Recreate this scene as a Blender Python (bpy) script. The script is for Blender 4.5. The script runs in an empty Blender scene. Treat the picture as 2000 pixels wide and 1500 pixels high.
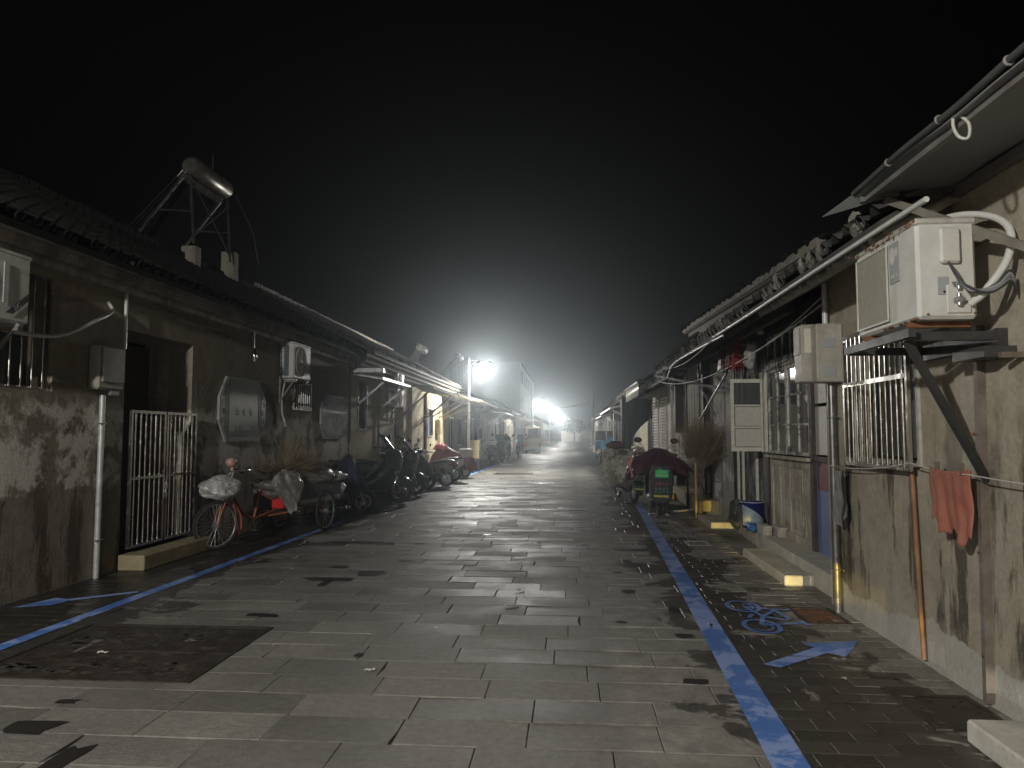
import bpy, math, random
from mathutils import Vector, Matrix, Euler
R = math.radians
rnd = random.Random(7)
sc = bpy.context.scene
col = sc.collection
# ---------------- camera ----------------
F_PX = 1450.0; CAM_H = 1.6; PITCH = 3.8665; YAW = 4.3284
cam_d = bpy.data.cameras.new('camera'); cam = bpy.data.objects.new('camera', cam_d); col.objects.link(cam)
cam_d.sensor_width = 36.0; cam_d.lens = 36.0 * F_PX / 2000.0; cam_d.clip_start = .05; cam_d.clip_end = 900
cam.location = (0, 0, CAM_H); cam.rotation_euler = (R(90 + PITCH), 0, R(YAW))
sc.camera = cam
# ---------------- world: overcast night sky ----------------
w = bpy.data.worlds.new('World'); sc.world = w; w.use_nodes = True
nt = w.node_tree; nt.nodes.clear()
wo = nt.nodes.new('ShaderNodeOutputWorld'); bg = nt.nodes.new('ShaderNodeBackground')
bg.inputs[0].default_value = (.013, .0062, .0045, 1); bg.inputs[1].default_value = .05
nt.links.new(bg.outputs[0], wo.inputs[0])
sc.view_settings.view_transform = 'Standard'; sc.view_settings.look = 'None'
sc.view_settings.exposure = 0.0; sc.view_settings.gamma = 1.0
LAMP_POWER = 2450.0
LAMP_COL = (1.0, .965, .91)
HAZE = .0040; HAZE_G = .87

# ---------------- tagging and object helpers ----------------
def tag(o, label=None, cat=None, group=None, kind=None):
    if label: o['label'] = label
    if cat: o['category'] = cat
    if group: o['group'] = group
    if kind: o['kind'] = kind
    return o
def thing(name, loc, label, cat, group=None, rz=0):
    o = bpy.data.objects.new(name, None); col.objects.link(o)
    o.empty_display_size = .1
    o.location = loc; o.rotation_euler = (0, 0, rz)
    return tag(o, label, cat, group)
def root_of(o):
    while o.parent: o = o.parent
    return o
def kids(o): return [c for c in bpy.data.objects if c.parent == o]
def copy_tree(o, parent=None):
    c = o.copy(); col.objects.link(c); c.parent = parent
    for ch in kids(o): copy_tree(ch, c)
    return c

class MB:
    def __init__(s): s.v = []; s.f = []; s.sm = []
    def add(s, v, f, smooth=False):
        n = len(s.v); s.v += [tuple(p) for p in v]
        s.f += [tuple(i + n for i in q) for q in f]; s.sm += [smooth] * len(f); return s
    def box(s, a, b, M=None):
        x0, y0, z0 = a; x1, y1, z1 = b
        v = [Vector(p) for p in ((x0,y0,z0),(x1,y0,z0),(x1,y1,z0),(x0,y1,z0),(x0,y0,z1),(x1,y0,z1),(x1,y1,z1),(x0,y1,z1))]
        if M: v = [M @ p for p in v]
        return s.add(v, [(0,3,2,1),(4,5,6,7),(0,1,5,4),(1,2,6,5),(2,3,7,6),(3,0,4,7)])
    def rbox(s, a, b, r=.01, M=None):
        # box with chamfered edges
        c = [(a[i]+b[i])/2 for i in range(3)]; h = [abs(b[i]-a[i])/2 for i in range(3)]
        r = min(r, min(h)*.9); vs = []
        idx = {}
        for sx in (-1,1):
            for sy in (-1,1):
                for sz in (-1,1):
                    for ax in range(3):
                        p = [sx*h[0], sy*h[1], sz*h[2]]
                        q = [sx*(h[0]-r), sy*(h[1]-r), sz*(h[2]-r)]
                        q[ax] = p[ax]
                        idx[(sx,sy,sz,ax)] = len(vs); vs.append(Vector((c[0]+q[0], c[1]+q[1], c[2]+q[2])))
        fs = []
        S = (-1, 1)
        for t in S:
            fs.append([idx[(t,-1,-1,0)],idx[(t,1,-1,0)],idx[(t,1,1,0)],idx[(t,-1,1,0)]])
            fs.append([idx[(-1,t,-1,1)],idx[(-1,t,1,1)],idx[(1,t,1,1)],idx[(1,t,-1,1)]])
            fs.append([idx[(-1,-1,t,2)],idx[(1,-1,t,2)],idx[(1,1,t,2)],idx[(-1,1,t,2)]])
        for p in S:
            for q in S:
                fs.append([idx[(-1,p,q,1)],idx[(1,p,q,1)],idx[(1,p,q,2)],idx[(-1,p,q,2)]])
                fs.append([idx[(p,-1,q,0)],idx[(p,1,q,0)],idx[(p,1,q,2)],idx[(p,-1,q,2)]])
                fs.append([idx[(p,q,-1,0)],idx[(p,q,1,0)],idx[(p,q,1,1)],idx[(p,q,-1,1)]])
                for t in S: fs.append([idx[(p,q,t,0)],idx[(p,q,t,1)],idx[(p,q,t,2)]])
        out = []
        for fc in fs:   # orient outward
            ps = [vs[i] for i in fc]; n = (ps[1]-ps[0]).cross(ps[2]-ps[0]); m = sum(ps, Vector())/len(ps) - Vector(c)
            out.append(tuple(fc) if n.dot(m) > 0 else tuple(reversed(fc)))
        if M: vs = [M @ p for p in vs]
        return s.add(vs, out)
    def bar(s, p0, p1, w, h=None, up=(0,0,1)):
        h = h or w; p0 = Vector(p0); p1 = Vector(p1); d = (p1-p0); L = d.length
        if L < 1e-6: return s
        d /= L; u = Vector(up)
        if abs(d.dot(u)) > .95: u = Vector((1,0,0))
        x = d.cross(u).normalized(); z = x.cross(d)
        v = []
        for p in (p0, p1):
            for a, b in ((-1,-1),(1,-1),(1,1),(-1,1)): v.append(p + x*a*w/2 + z*b*h/2)
        return s.add(v, [(0,1,2,3),(7,6,5,4),(0,4,5,1),(1,5,6,2),(2,6,7,3),(3,7,4,0)])
    def tube(s, path, r, n=8, cap=True):
        P = [Vector(p) for p in path]; rs = r if isinstance(r, (list, tuple)) else [r]*len(P)
        rings = []; prev = None
        for i, p in enumerate(P):
            if i == 0: d = P[1]-P[0]
            elif i == len(P)-1: d = P[-1]-P[-2]
            else: d = (P[i+1]-P[i]).normalized() + (P[i]-P[i-1]).normalized()
            if d.length < 1e-9: d = Vector((0,0,1))
            d.normalize()
            if prev is None:
                u = Vector((0,0,1)) if abs(d.z) < .9 else Vector((1,0,0))
                x = d.cross(u).normalized()
            else:
                x = (prev - d*prev.dot(d))
                x = x.normalized() if x.length > 1e-6 else d.cross(Vector((0,0,1))).normalized()
            prev = x; y = d.cross(x)
            rings.append([p + (x*math.cos(2*math.pi*k/n) + y*math.sin(2*math.pi*k/n))*rs[i] for k in range(n)])
        v = [q for ring in rings for q in ring]; f = []
        for i in range(len(P)-1):
            for k in range(n):
                a = i*n+k; b = i*n+(k+1) % n; f.append((a, b, b+n, a+n))
        s.add(v, f, n > 4)
        if cap:
            s.add(rings[0], [tuple(reversed(range(n)))]); s.add(rings[-1], [tuple(range(n))])
        return s
    def cyl(s, p0, p1, r, n=16): return s.tube([p0, p1], r, n)
    def torus(s, c, axis, Rr, r, n=28, m=8, a0=0, a1=360, squash=1):
        c = Vector(c); ax = Vector(axis).normalized()
        u = ax.cross(Vector((0,0,1)) if abs(ax.z) < .9 else Vector((1,0,0))).normalized(); v_ = ax.cross(u)
        full = abs(a1-a0) >= 359.9; N = n if full else n+1
        v = []
        for i in range(N):
            t = R(a0 + (a1-a0)*i/n); d = u*math.cos(t)+v_*math.sin(t)
            for k in range(m):
                q = 2*math.pi*k/m; v.append(c + d*(Rr + r*math.cos(q)) + ax*(r*squash*math.sin(q)))
        f = []
        for i in range(n):
            j = (i+1) % N
            for k in range(m): f.append((i*m+k, j*m+k, j*m+(k+1) % m, i*m+(k+1) % m))
        return s.add(v, f, True)
    def disc(s, c, axis, r, n=24, r0=0):
        c = Vector(c); ax = Vector(axis).normalized()
        u = ax.cross(Vector((0,0,1)) if abs(ax.z) < .9 else Vector((1,0,0))).normalized(); v_ = ax.cross(u)
        v = [c + (u*math.cos(2*math.pi*k/n)+v_*math.sin(2*math.pi*k/n))*r for k in range(n)]
        if r0 <= 0: return s.add(v, [tuple(range(n))])
        v += [c + (u*math.cos(2*math.pi*k/n)+v_*math.sin(2*math.pi*k/n))*r0 for k in range(n)]
        return s.add(v, [(k, (k+1) % n, n+(k+1) % n, n+k) for k in range(n)])
    def lathe(s, c, prof, n=20, M=None):
        v = []; c = Vector(c)
        for (r, z) in prof:
            for k in range(n): v.append(Vector((r*math.cos(2*math.pi*k/n), r*math.sin(2*math.pi*k/n), z)))
        f = []
        for i in range(len(prof)-1):
            for k in range(n): f.append((i*n+k, i*n+(k+1) % n, (i+1)*n+(k+1) % n, (i+1)*n+k))
        v = [((M @ p) if M else p) + c for p in v]
        return s.add(v, f, True)
    def loft(s, secs, n=16, e=.75, axis='x', cap=True):
        # secs: (pos, c1, c2, half1, half2); axis x: c1 is y, c2 is z
        v = []
        for (p, a, b, ha, hb) in secs:
            for k in range(n):
                t = 2*math.pi*k/n; ct, st = math.cos(t), math.sin(t)
                q = a + ha*math.copysign(abs(ct)**e, ct); r_ = b + hb*math.copysign(abs(st)**e, st)
                v.append((p, q, r_) if axis == 'x' else ((q, p, r_) if axis == 'y' else (q, r_, p)))
        f = []; m = len(secs)
        for i in range(m-1):
            for k in range(n): f.append((i*n+k, i*n+(k+1) % n, (i+1)*n+(k+1) % n, (i+1)*n+k))
        s.add(v, f, True)
        if cap:
            s.add(v[:n], [tuple(reversed(range(n)))]); s.add(v[-n:], [tuple(range(n))])
        return s
    def poly(s, pts, d):
        # prism: polygon pts extruded by vector d
        n = len(pts); P = [Vector(p) for p in pts]; D = Vector(d)
        v = P + [p + D for p in P]
        f = [tuple(reversed(range(n))), tuple(range(n, 2*n))] + [(i, (i+1) % n, n+(i+1) % n, n+i) for i in range(n)]
        return s.add(v, f)
    def grid(s, fn, nu, nv, smooth=True, closed=False):
        v = [fn(i/(nu-1), j/(nv-1)) for i in range(nu) for j in range(nv)]
        f = [(i*nv+j, (i+1)*nv+j, (i+1)*nv+j+1, i*nv+j+1) for i in range(nu-1) for j in range(nv-1)]
        return s.add(v, f, smooth)
    def blob(s, c, rad, amp=.12, seed=1, nu=22, nv=30, smooth=False, flat=0, fr=(3,5,9)):
        rr = random.Random(seed); ph = [[rr.uniform(0, 6.28) for _ in range(3)] for _ in range(6)]
        dirs = [Vector((rr.gauss(0,1), rr.gauss(0,1), rr.gauss(0,1))).normalized() for _ in range(6)]
        v = []
        for i in range(nu+1):
            th = math.pi*i/nu
            for j in range(nv):
                p = 2*math.pi*j/nv
                d = Vector((math.sin(th)*math.cos(p), math.sin(th)*math.sin(p), math.cos(th)))
                k = 1.0
                for m in range(6):
                    k += amp*(1, .8, .5, .45, .4, .35)[m]*math.sin(d.dot(dirs[m])*fr[m % 3] + ph[m][0])*.55
                    k += amp*.22*(abs(math.sin(d.dot(dirs[m])*fr[m % 3]*2.3 + ph[m][1]))-.5)
                k += amp*.10*rr.uniform(-1, 1)*math.sin(th)
                z = d.z*k*rad[2]
                if flat and z < -flat: z = -flat + (z+flat)*.15
                v.append((c[0]+d.x*k*rad[0], c[1]+d.y*k*rad[1], c[2]+z))
        f = []
        for i in range(nu):
            for j in range(nv): f.append((i*nv+j, (i+1)*nv+j, (i+1)*nv+(j+1) % nv, i*nv+(j+1) % nv))
        return s.add(v, f, smooth)
    def tent(s, rings, seed=1, n=44, wave=.1, cap=True):
        # draped cloth: rings (cx, cy, z, rx, ry), folds grow downwards
        rr = random.Random(seed); ph = [rr.uniform(0, 6.28) for _ in range(4)]; m = len(rings); v = []
        for i, (cx, cy, z, rx, ry) in enumerate(rings):
            t = i/(m-1)
            for k in range(n):
                a = 2*math.pi*k/n
                g = 1 + wave*t*(math.sin(7*a+ph[0]) + .6*math.sin(12*a+ph[1]+t*2) + .35*math.sin(21*a+ph[2]))
                zz = z + (.5*wave*t*math.sin(3*a+ph[3]) + .3*wave*t*math.sin(8*a))*(.6 if i == m-1 else .25)
                ct, st = math.cos(a), math.sin(a)
                v.append((cx + rx*g*math.copysign(abs(ct)**.8, ct), cy + ry*g*math.copysign(abs(st)**.8, st), zz))
        f = [(i*n+k, i*n+(k+1) % n, (i+1)*n+(k+1) % n, (i+1)*n+k) for i in range(m-1) for k in range(n)]
        s.add(v, f, True)
        if cap: s.add(v[:n], [tuple(range(n))], True)
        return s
    def xform(s, M): s.v = [tuple(M @ Vector(p)) for p in s.v]; return s
    def build(s, name, m, parent=None, origin=None, label=None, mats=None, thick=0):
        if origin is None:
            origin = root_of(parent).location if parent else Vector((0,0,0))
        o_ = Vector(origin)
        me = bpy.data.meshes.new(name)
        me.from_pydata([tuple(Vector(p)-o_) for p in s.v], [], s.f)
        me.polygons.foreach_set('use_smooth', s.sm)
        me.materials.append(m); me.update()
        o = bpy.data.objects.new(name, me); col.objects.link(o)
        if parent: o.parent = parent
        else: o.location = o_
        if label: o['label'] = label
        if thick:
            md = o.modifiers.new('thickness', 'SOLIDIFY'); md.thickness = thick; md.offset = 0
        return o

def text_mesh(txt, size, extrude=.001):
    c = bpy.data.curves.new('writing', 'FONT'); c.body = txt; c.size = size; c.extrude = extrude
    c.align_x = 'CENTER'; c.align_y = 'CENTER'; c.resolution_u = 3
    o = bpy.data.objects.new('writing', c); me = bpy.data.meshes.new_from_object(o)
    v = [tuple(p.co) for p in me.vertices]; f = [tuple(p.vertices) for p in me.polygons]
    bpy.data.objects.remove(o); bpy.data.curves.remove(c); bpy.data.meshes.remove(me)
    return v, f
def put_text(mb, txt, size, M, extrude=.001, sx=1):
    v, f = text_mesh(txt, size, extrude); mb.add([M @ Vector((p[0]*sx, p[1], p[2])) for p in v], f); return mb
def frame_M(pos, right, up):
    r_ = Vector(right).normalized(); u = Vector(up).normalized(); n = r_.cross(u)
    return Matrix.Translation(Vector(pos)) @ Matrix(((r_.x,u.x,n.x,0),(r_.y,u.y,n.y,0),(r_.z,u.z,n.z,0),(0,0,0,1)))
def glyph(mb, c, right, up, h, rr):
    # an unreadable worn character: a few strokes
    M = frame_M(c, right, up)
    for _ in range(3):
        y = rr.uniform(-.4, .4)*h; mb.box((-h*.4, y-h*.05, 0), (h*.4*rr.uniform(.5,1), y+h*.05, .001), M)
    for _ in range(2):
        x = rr.uniform(-.35, .35)*h; mb.box((x-h*.05, -h*.45, .001), (x+h*.05, h*.45*rr.uniform(.4,1), .002), M)

# ---------------- materials ----------------
def new_mat(name):
    m = bpy.data.materials.new(name); m.use_nodes = True
    return m, m.node_tree, m.node_tree.nodes['Principled BSDF']
def N(nt, t, **k):
    n = nt.nodes.new('ShaderNode' + t)
    for a, b in k.items(): setattr(n, a, b)
    return n
def ramp(nt, src, stops, interp='LINEAR'):
    r_ = N(nt, 'ValToRGB'); r_.color_ramp.interpolation = interp; e = r_.color_ramp.elements
    while len(e) < len(stops): e.new(.5)
    for i, (p, c) in enumerate(stops):
        e[i].position = p; e[i].color = tuple(c)+(1,) if isinstance(c, (list, tuple)) else (c, c, c, 1)
    nt.links.new(src, r_.inputs[0]); return r_.outputs[0]
def noise(nt, vec, scale, detail=6, rough=.6, dist=0):
    n = N(nt, 'TexNoise'); n.inputs['Scale'].default_value = scale; n.inputs['Detail'].default_value = detail
    n.inputs['Roughness'].default_value = rough; n.inputs['Distortion'].default_value = dist
    if vec: nt.links.new(vec, n.inputs['Vector'])
    return n.outputs[0]
def pos(nt, sc_=(1,1,1), geo=False, rot=(0,0,0)):
    if geo: src = N(nt, 'NewGeometry').outputs['Position']
    else: src = N(nt, 'TexCoord').outputs['Object']
    mp = N(nt, 'Mapping'); mp.inputs['Scale'].default_value = sc_; mp.inputs['Rotation'].default_value = rot
    nt.links.new(src, mp.inputs[0]); return mp.outputs[0]
def mixc(nt, f, a, b, mode='MIX'):
    m = N(nt, 'MixRGB', blend_type=mode)
    for i, x in ((0, f), (1, a), (2, b)):
        if isinstance(x, (int, float)): m.inputs[i].default_value = x if i == 0 else (x, x, x, 1)
        elif isinstance(x, tuple): m.inputs[i].default_value = x + (1,)
        else: nt.links.new(x, m.inputs[i])
    return m.outputs[0]
def mth(nt, op, a, b=0.0, c=None, clamp=False):
    m = N(nt, 'Math', operation=op, use_clamp=clamp)
    for i, x in enumerate((a, b) if c is None else (a, b, c)):
        if isinstance(x, (int, float)): m.inputs[i].default_value = x
        else: nt.links.new(x, m.inputs[i])
    return m.outputs[0]
def bump(nt, b, h, strength=.3, dist=.01):
    n = N(nt, 'Bump'); n.inputs['Strength'].default_value = strength; n.inputs['Distance'].default_value = dist
    nt.links.new(h, n.inputs['Height']); nt.links.new(n.outputs[0], b.inputs['Normal'])
MATS = {}
def mat(name, c, rough=.6, metal=0, var=.25, scale=6, dirt=None, dirt_amt=.5, bmp=.15, coat=0, alpha=None, trans=0):
    if name in MATS: return MATS[name]
    m, nt, b = new_mat(name)
    v = pos(nt)
    n1 = noise(nt, v, scale)
    lo = tuple(x*(1-var) for x in c); hi = tuple(min(1, x*(1+var)) for x in c)
    cc = ramp(nt, n1, [(.3, lo), (.7, hi)])
    if dirt:
        n2 = noise(nt, v, scale*.45, 8, .7, .3); f = ramp(nt, n2, [(.5-.12, 0.), (.5+.12, 1.)])
        cc = mixc(nt, mth(nt, 'MULTIPLY', f, dirt_amt), cc, dirt)
    nt.links.new(cc, b.inputs['Base Color'])
    rr = ramp(nt, n1, [(.3, max(0, rough-.12)), (.7, min(1, rough+.1))])
    nt.links.new(rr, b.inputs['Roughness'])
    b.inputs['Metallic'].default_value = metal; b.inputs['Coat Weight'].default_value = coat
    b.inputs['Transmission Weight'].default_value = trans
    if alpha is not None: b.inputs['Alpha'].default_value = alpha
    if bmp: bump(nt, b, noise(nt, v, scale*6, 4), bmp, .004)
    MATS[name] = m; return m
def emit(name, c, s):
    m, nt, b = new_mat(name); b.inputs['Base Color'].default_value = c+(1,)
    b.inputs['Emission Color'].default_value = c+(1,); b.inputs['Emission Strength'].default_value = s
    return m
def plaster(name, base, light, dark, band=None, base_band=None, low=None, amt=.5, seed=0, patch=1.3, drips=.5):
    # aged lime plaster in world coordinates: stains, drips, flaking patches, cement foot
    m, nt, b = new_mat(name)
    v = pos(nt, geo=True)
    z = N(nt, 'SeparateXYZ'); nt.links.new(N(nt, 'NewGeometry').outputs['Position'], z.inputs[0]); Z = z.outputs[2]
    n1 = noise(nt, v, patch, 10, .68, .12); n2 = noise(nt, v, 7, 6)
    c = mixc(nt, ramp(nt, n2, [(.3, 0.), (.7, 1.)]), tuple(x*.82 for x in base), tuple(x*1.14 for x in base))
    dv = pos(nt, (2.6, 2.6, .45), geo=True); dn = noise(nt, dv, 1.5, 8, .7, .2)
    dm = ramp(nt, dn, [(.49, 0.), (.56, 1.)])
    if low:   # drips strongest in a band of height
        zm = mth(nt, 'MULTIPLY', ramp(nt, mth(nt, 'DIVIDE', Z, 4.), [(low[0]/4, 0.), (low[1]/4, 1.), (low[2]/4, 1.), (low[3]/4, 0.)]), dm)
        c = mixc(nt, mth(nt, 'MULTIPLY', zm, drips*1.5, clamp=True), c, dark)
    else: c = mixc(nt, mth(nt, 'MULTIPLY', dm, drips), c, dark)
    pm = ramp(nt, n1, [(.5, 0.), (.56, 1.)])
    if band:
        zz = ramp(nt, mth(nt, 'DIVIDE', mth(nt, 'ADD', Z, mth(nt, 'MULTIPLY', mth(nt, 'SUBTRACT', n1, .5), 1.2)), 4.), [(band[0]/4, 0.), (band[0]/4+.02, 1.), (band[1]/4, 1.), (band[1]/4+.03, 0.)])
        pm = mth(nt, 'MULTIPLY', zz, ramp(nt, n1, [(.45, .0), (.52, 1.)]))
    c = mixc(nt, mth(nt, 'MULTIPLY', pm, amt), c, light)
    if base_band:
        e = mth(nt, 'ADD', Z, mth(nt, 'MULTIPLY', mth(nt, 'SUBTRACT', noise(nt, v, 1.6, 6, .6), .5), .5))
        bm = ramp(nt, e, [(base_band[0], 1.), (base_band[0]+.015, 0.)])
        c = mixc(nt, bm, c, mixc(nt, n2, base_band[1], tuple(x*.7 for x in base_band[1])))
    c = mixc(nt, 1., c, ramp(nt, noise(nt, v, 34, 3), [(.3, .86), (.7, 1.08)]), 'MULTIPLY')
    nt.links.new(c, b.inputs['Base Color']); b.inputs['Roughness'].default_value = .88
    h = mth(nt, 'ADD', mth(nt, 'MULTIPLY', n1, 1.), mth(nt, 'MULTIPLY', noise(nt, v, 40, 4), .25))
    bump(nt, b, h, .55, .03)
    return m

def paving(name, bw, bh, base, wet, side, slabs=False):
    # stone paving with per-stone shade, worn faces, dark joints, wet areas
    m, nt, b = new_mat(name)
    g = N(nt, 'NewGeometry').outputs['Position']
    sp = N(nt, 'SeparateXYZ'); nt.links.new(g, sp.inputs[0]); X, Y = sp.outputs[0], sp.outputs[1]
    v = pos(nt, geo=True)
    wob = N(nt, 'VectorMath', operation='ADD'); nt.links.new(g, wob.inputs[0])
    nz = N(nt, 'TexNoise'); nz.inputs['Scale'].default_value = 9.; nt.links.new(v, nz.inputs['Vector'])
    sc3 = N(nt, 'VectorMath', operation='SCALE'); sc3.inputs['Scale'].default_value = .008
    nt.links.new(nz.outputs['Color'], sc3.inputs[0]); nt.links.new(sc3.outputs[0], wob.inputs[1])
    br = N(nt, 'TexBrick'); br.offset = .37 if bw > .5 else .5; br.offset_frequency = 3 if bw > .5 else 2
    br.inputs['Scale'].default_value = 1.; br.inputs['Brick Width'].default_value = bw; br.inputs['Row Height'].default_value = bh
    br.inputs['Mortar Size'].default_value = .0065 if bw > .5 else .004; br.inputs['Mortar Smooth'].default_value = .3
    br.inputs['Color1'].default_value = (0,0,0,1); br.inputs['Color2'].default_value = (1,1,1,1); br.inputs['Mortar'].default_value = (.5,.5,.5,1)
    nt.links.new(wob.outputs[0], br.inputs['Vector'])
    stone = br.outputs['Color']; joint = br.outputs['Fac']
    if slabs: stone = N(nt, 'NewGeometry').outputs['Random Per Island']; joint = mth(nt, 'MULTIPLY', joint, 0.)
    n1 = noise(nt, v, 1.1, 8, .65); n2 = noise(nt, v, 17, 8, .75); n3 = noise(nt, pos(nt, (1, 5, 1), geo=True), 9, 5)
    sh = mixc(nt, ramp(nt, stone, [(0., 0.), (1., 1.)]), .76, 1.16)
    sh = mixc(nt, ramp(nt, stone, [(.0, 1.), (.035, 0.)], 'CONSTANT'), sh, .42)      # the odd dark replaced stone
    sh = mixc(nt, 1., sh, ramp(nt, n1, [(.3, .78), (.7, 1.2)]), 'MULTIPLY')
    sh = mixc(nt, 1., sh, ramp(nt, n2, [(.3, .66), (.75, 1.22)]), 'MULTIPLY')
    sh = mixc(nt, 1., sh, ramp(nt, noise(nt, v, 55, 3, .8), [(.62, 1.), (.74, 1.55)]), 'MULTIPLY')
    c = mixc(nt, 1., base, sh, 'MULTIPLY')
    # missing grout and grit
    c = mixc(nt, mth(nt, 'MULTIPLY', joint, .85), c, (.012, .011, .010))
    # wetness
    wn = noise(nt, v, 1.25, 9, .62, .5)
    if side == 'road':
        ax = mth(nt, 'ABSOLUTE', mth(nt, 'ADD', X, 1.45))           # distance from road centre
        wv = mth(nt, 'ADD', mth(nt, 'MULTIPLY', mth(nt, 'SUBTRACT', ax, 2.27), 1.15), mth(nt, 'MULTIPLY', mth(nt, 'SUBTRACT', wn, .5), 2.9))
        wm = ramp(nt, wv, [(.10, 0.), (.17, 1.)])
        rub = ramp(nt, noise(nt, pos(nt, (1.3, .25, 1), geo=True), 1.3, 6), [(.42, 0.), (.62, 1.)])
    elif side == 'right':
        wv = mth(nt, 'ADD', mth(nt, 'MULTIPLY', mth(nt, 'SUBTRACT', 1.90, X), 1.0), mth(nt, 'MULTIPLY', mth(nt, 'SUBTRACT', wn, .5), 3.4))
        wv = mth(nt, 'SUBTRACT', wv, mth(nt, 'MULTIPLY', mth(nt, 'SUBTRACT', Y, 7.5), .05))
        wm = ramp(nt, wv, [(.0, 0.), (.06, 1.)])
        rub = None
    else:
        wv = mth(nt, 'ADD', .55, mth(nt, 'MULTIPLY', mth(nt, 'SUBTRACT', wn, .5), 2.0)); wm = ramp(nt, wv, [(.3, 0.), (.36, 1.)]); rub = None
    if side == 'road':   # concrete mortar smeared over the right-hand strip
        sm = mth(nt, 'MULTIPLY', ramp(nt, mth(nt, 'ADD', X, mth(nt, 'MULTIPLY', mth(nt, 'SUBTRACT', n1, .5), .5)), [(.22, 0.), (.36, 1.)]), .72)
        c = mixc(nt, sm, c, mixc(nt, ramp(nt, noise(nt, v, 5, 9, .75), [(.35, 0.), (.65, 1.)]), tuple(x*.72 for x in base), tuple(x*1.7 for x in base)))
    c = mixc(nt, mth(nt, 'MULTIPLY', wm, .86), c, mixc(nt, 1., c, wet, 'MULTIPLY'))
    nt.links.new(c, b.inputs['Base Color'])
    ro = mixc(nt, ramp(nt, n1, [(.35, 0.), (.65, 1.)]), .46, .66) if side == 'road' else .66
    if side == 'road': ro = mth(nt, 'ADD', ro, mth(nt, 'MULTIPLY', mth(nt, 'SUBTRACT', stone, .5), .20), clamp=True)
    ro = mixc(nt, wm, ro, ramp(nt, n2, [(.3, .22), (.7, .45)]) if side != 'road' else ramp(nt, n2, [(.3, .25), (.7, .5)]))
    nt.links.new(ro, b.inputs['Roughness'])
    h = mth(nt, 'ADD', mth(nt, 'MULTIPLY', joint, -1.), mth(nt, 'MULTIPLY', n2, .28))
    h = mth(nt, 'ADD', h, mth(nt, 'MULTIPLY', n3, .3)); h = mth(nt, 'ADD', h, mth(nt, 'MULTIPLY', stone, .35))
    b.inputs['Specular IOR Level'].default_value = .34 if side == 'road' else .3
    h = mth(nt, 'ADD', h, mth(nt, 'MULTIPLY', noise(nt, v, 70, 4, .7), .22))
    bump(nt, b, h, .85, .016)
    return m

M_tile = mat('grey roof tile', (.055,.055,.052), .75, 0, .45, 5, (.09,.085,.07), .4, .5)
M_tile_end = mat('mortared tile end', (.21,.20,.17), .85, 0, .4, 14, (.05,.05,.045), .6, .6)
M_moss = mat('lichen roof tile', (.009,.010,.009), .9, 0, .4, 4, (.03,.033,.026), .5, .5)
M_L1 = plaster('dark plaster', (.29,.255,.195), (.74,.71,.63), (.055,.047,.036), band=(1.0,1.9), low=(-1,0,.6,2.6), amt=.95, patch=1.9, drips=.5)
M_L2 = plaster('yellow plaster', (.48,.41,.26), (.55,.5,.38), (.2,.17,.11), amt=.35, drips=.25)
M_cornice = plaster('cornice plaster', (.34,.31,.26), (.5,.48,.42), (.10,.09,.08), amt=.4, drips=.5, patch=3)
M_R1 = plaster('grey tan plaster', (.34,.30,.225), (.43,.40,.33), (.085,.072,.05), base_band=(.25, (.52,.50,.44)), low=(.05,.4,1.25,1.9), amt=.3, drips=.75)
M_R2 = plaster('panel plaster', (.52,.47,.37), (.66,.63,.54), (.15,.13,.10), amt=.4, drips=.55, patch=3)
M_R3 = plaster('flaking limewash', (.64,.61,.56), (.74,.72,.68), (.26,.23,.19), amt=.5, drips=.5, patch=3)
M_far = plaster('far plaster', (.36,.33,.26), (.45,.42,.34), (.15,.13,.10), amt=.3, drips=.4)
M_farw = plaster('far limewash', (.55,.53,.47), (.6,.58,.5), (.3,.28,.24), amt=.3, drips=.4)
M_conc = mat('concrete', (.56,.54,.47), .85, 0, .25, 5, (.2,.19,.16), .5, .5)
M_conc_y = mat('ochre concrete', (.42,.36,.2), .85, 0, .2, 7, (.2,.18,.13), .4, .4)
M_white = mat('white steel', (.62,.63,.58), .45, 0, .12, 5, (.38,.32,.23), .38, .08)
M_whited = mat('weathered white paint', (.55,.54,.48), .6, 0, .15, 8, (.16,.13,.1), .55, .3)
M_pvc = mat('white pvc', (.62,.62,.58), .35, 0, .08, 4, (.4,.38,.32), .25, .05)
M_galv = mat('galvanised steel', (.52,.54,.55), .35, .75, .25, 14, (.3,.3,.29), .4, .1)
M_inox = mat('stainless bar', (.72,.70,.66), .22, 1., .08, 10, None, 0, 0)
M_rust = mat('rust', (.22,.10,.045), .85, .1, .4, 9, (.08,.04,.025), .5, .5)
M_rustst = mat('rusty painted steel', (.24,.22,.19), .6, .3, .3, 7, (.14,.07,.035), .55, .3)
M_dark = mat('dark painted steel', (.045,.047,.045), .45, .2, .3, 6, (.1,.09,.08), .3, .1)
M_black = mat('black plastic', (.018,.018,.02), .38, 0, .3, 6, (.05,.048,.045), .35, .05)
M_gloss = mat('black gloss paint', (.012,.013,.016), .18, 0, .2, 4, None, 0, 0, coat=.6)
M_rubber = mat('rubber', (.02,.02,.02), .85, 0, .3, 12, (.06,.055,.05), .4, .3)
M_chrome = mat('chrome', (.75,.75,.74), .14, 1., .1, 10, (.4,.35,.3), .2, 0)
M_wood = mat('bare old wood', (.16,.12,.085), .75, 0, .35, 4, (.06,.05,.04), .5, .4)
M_woodd = mat('dark old wood', (.045,.036,.03), .7, 0, .4, 6, (.13,.12,.10), .25, .3)
M_glass = mat('window glass', (.06,.07,.07), .08, 0, .2, 3, None, 0, 0)
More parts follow.
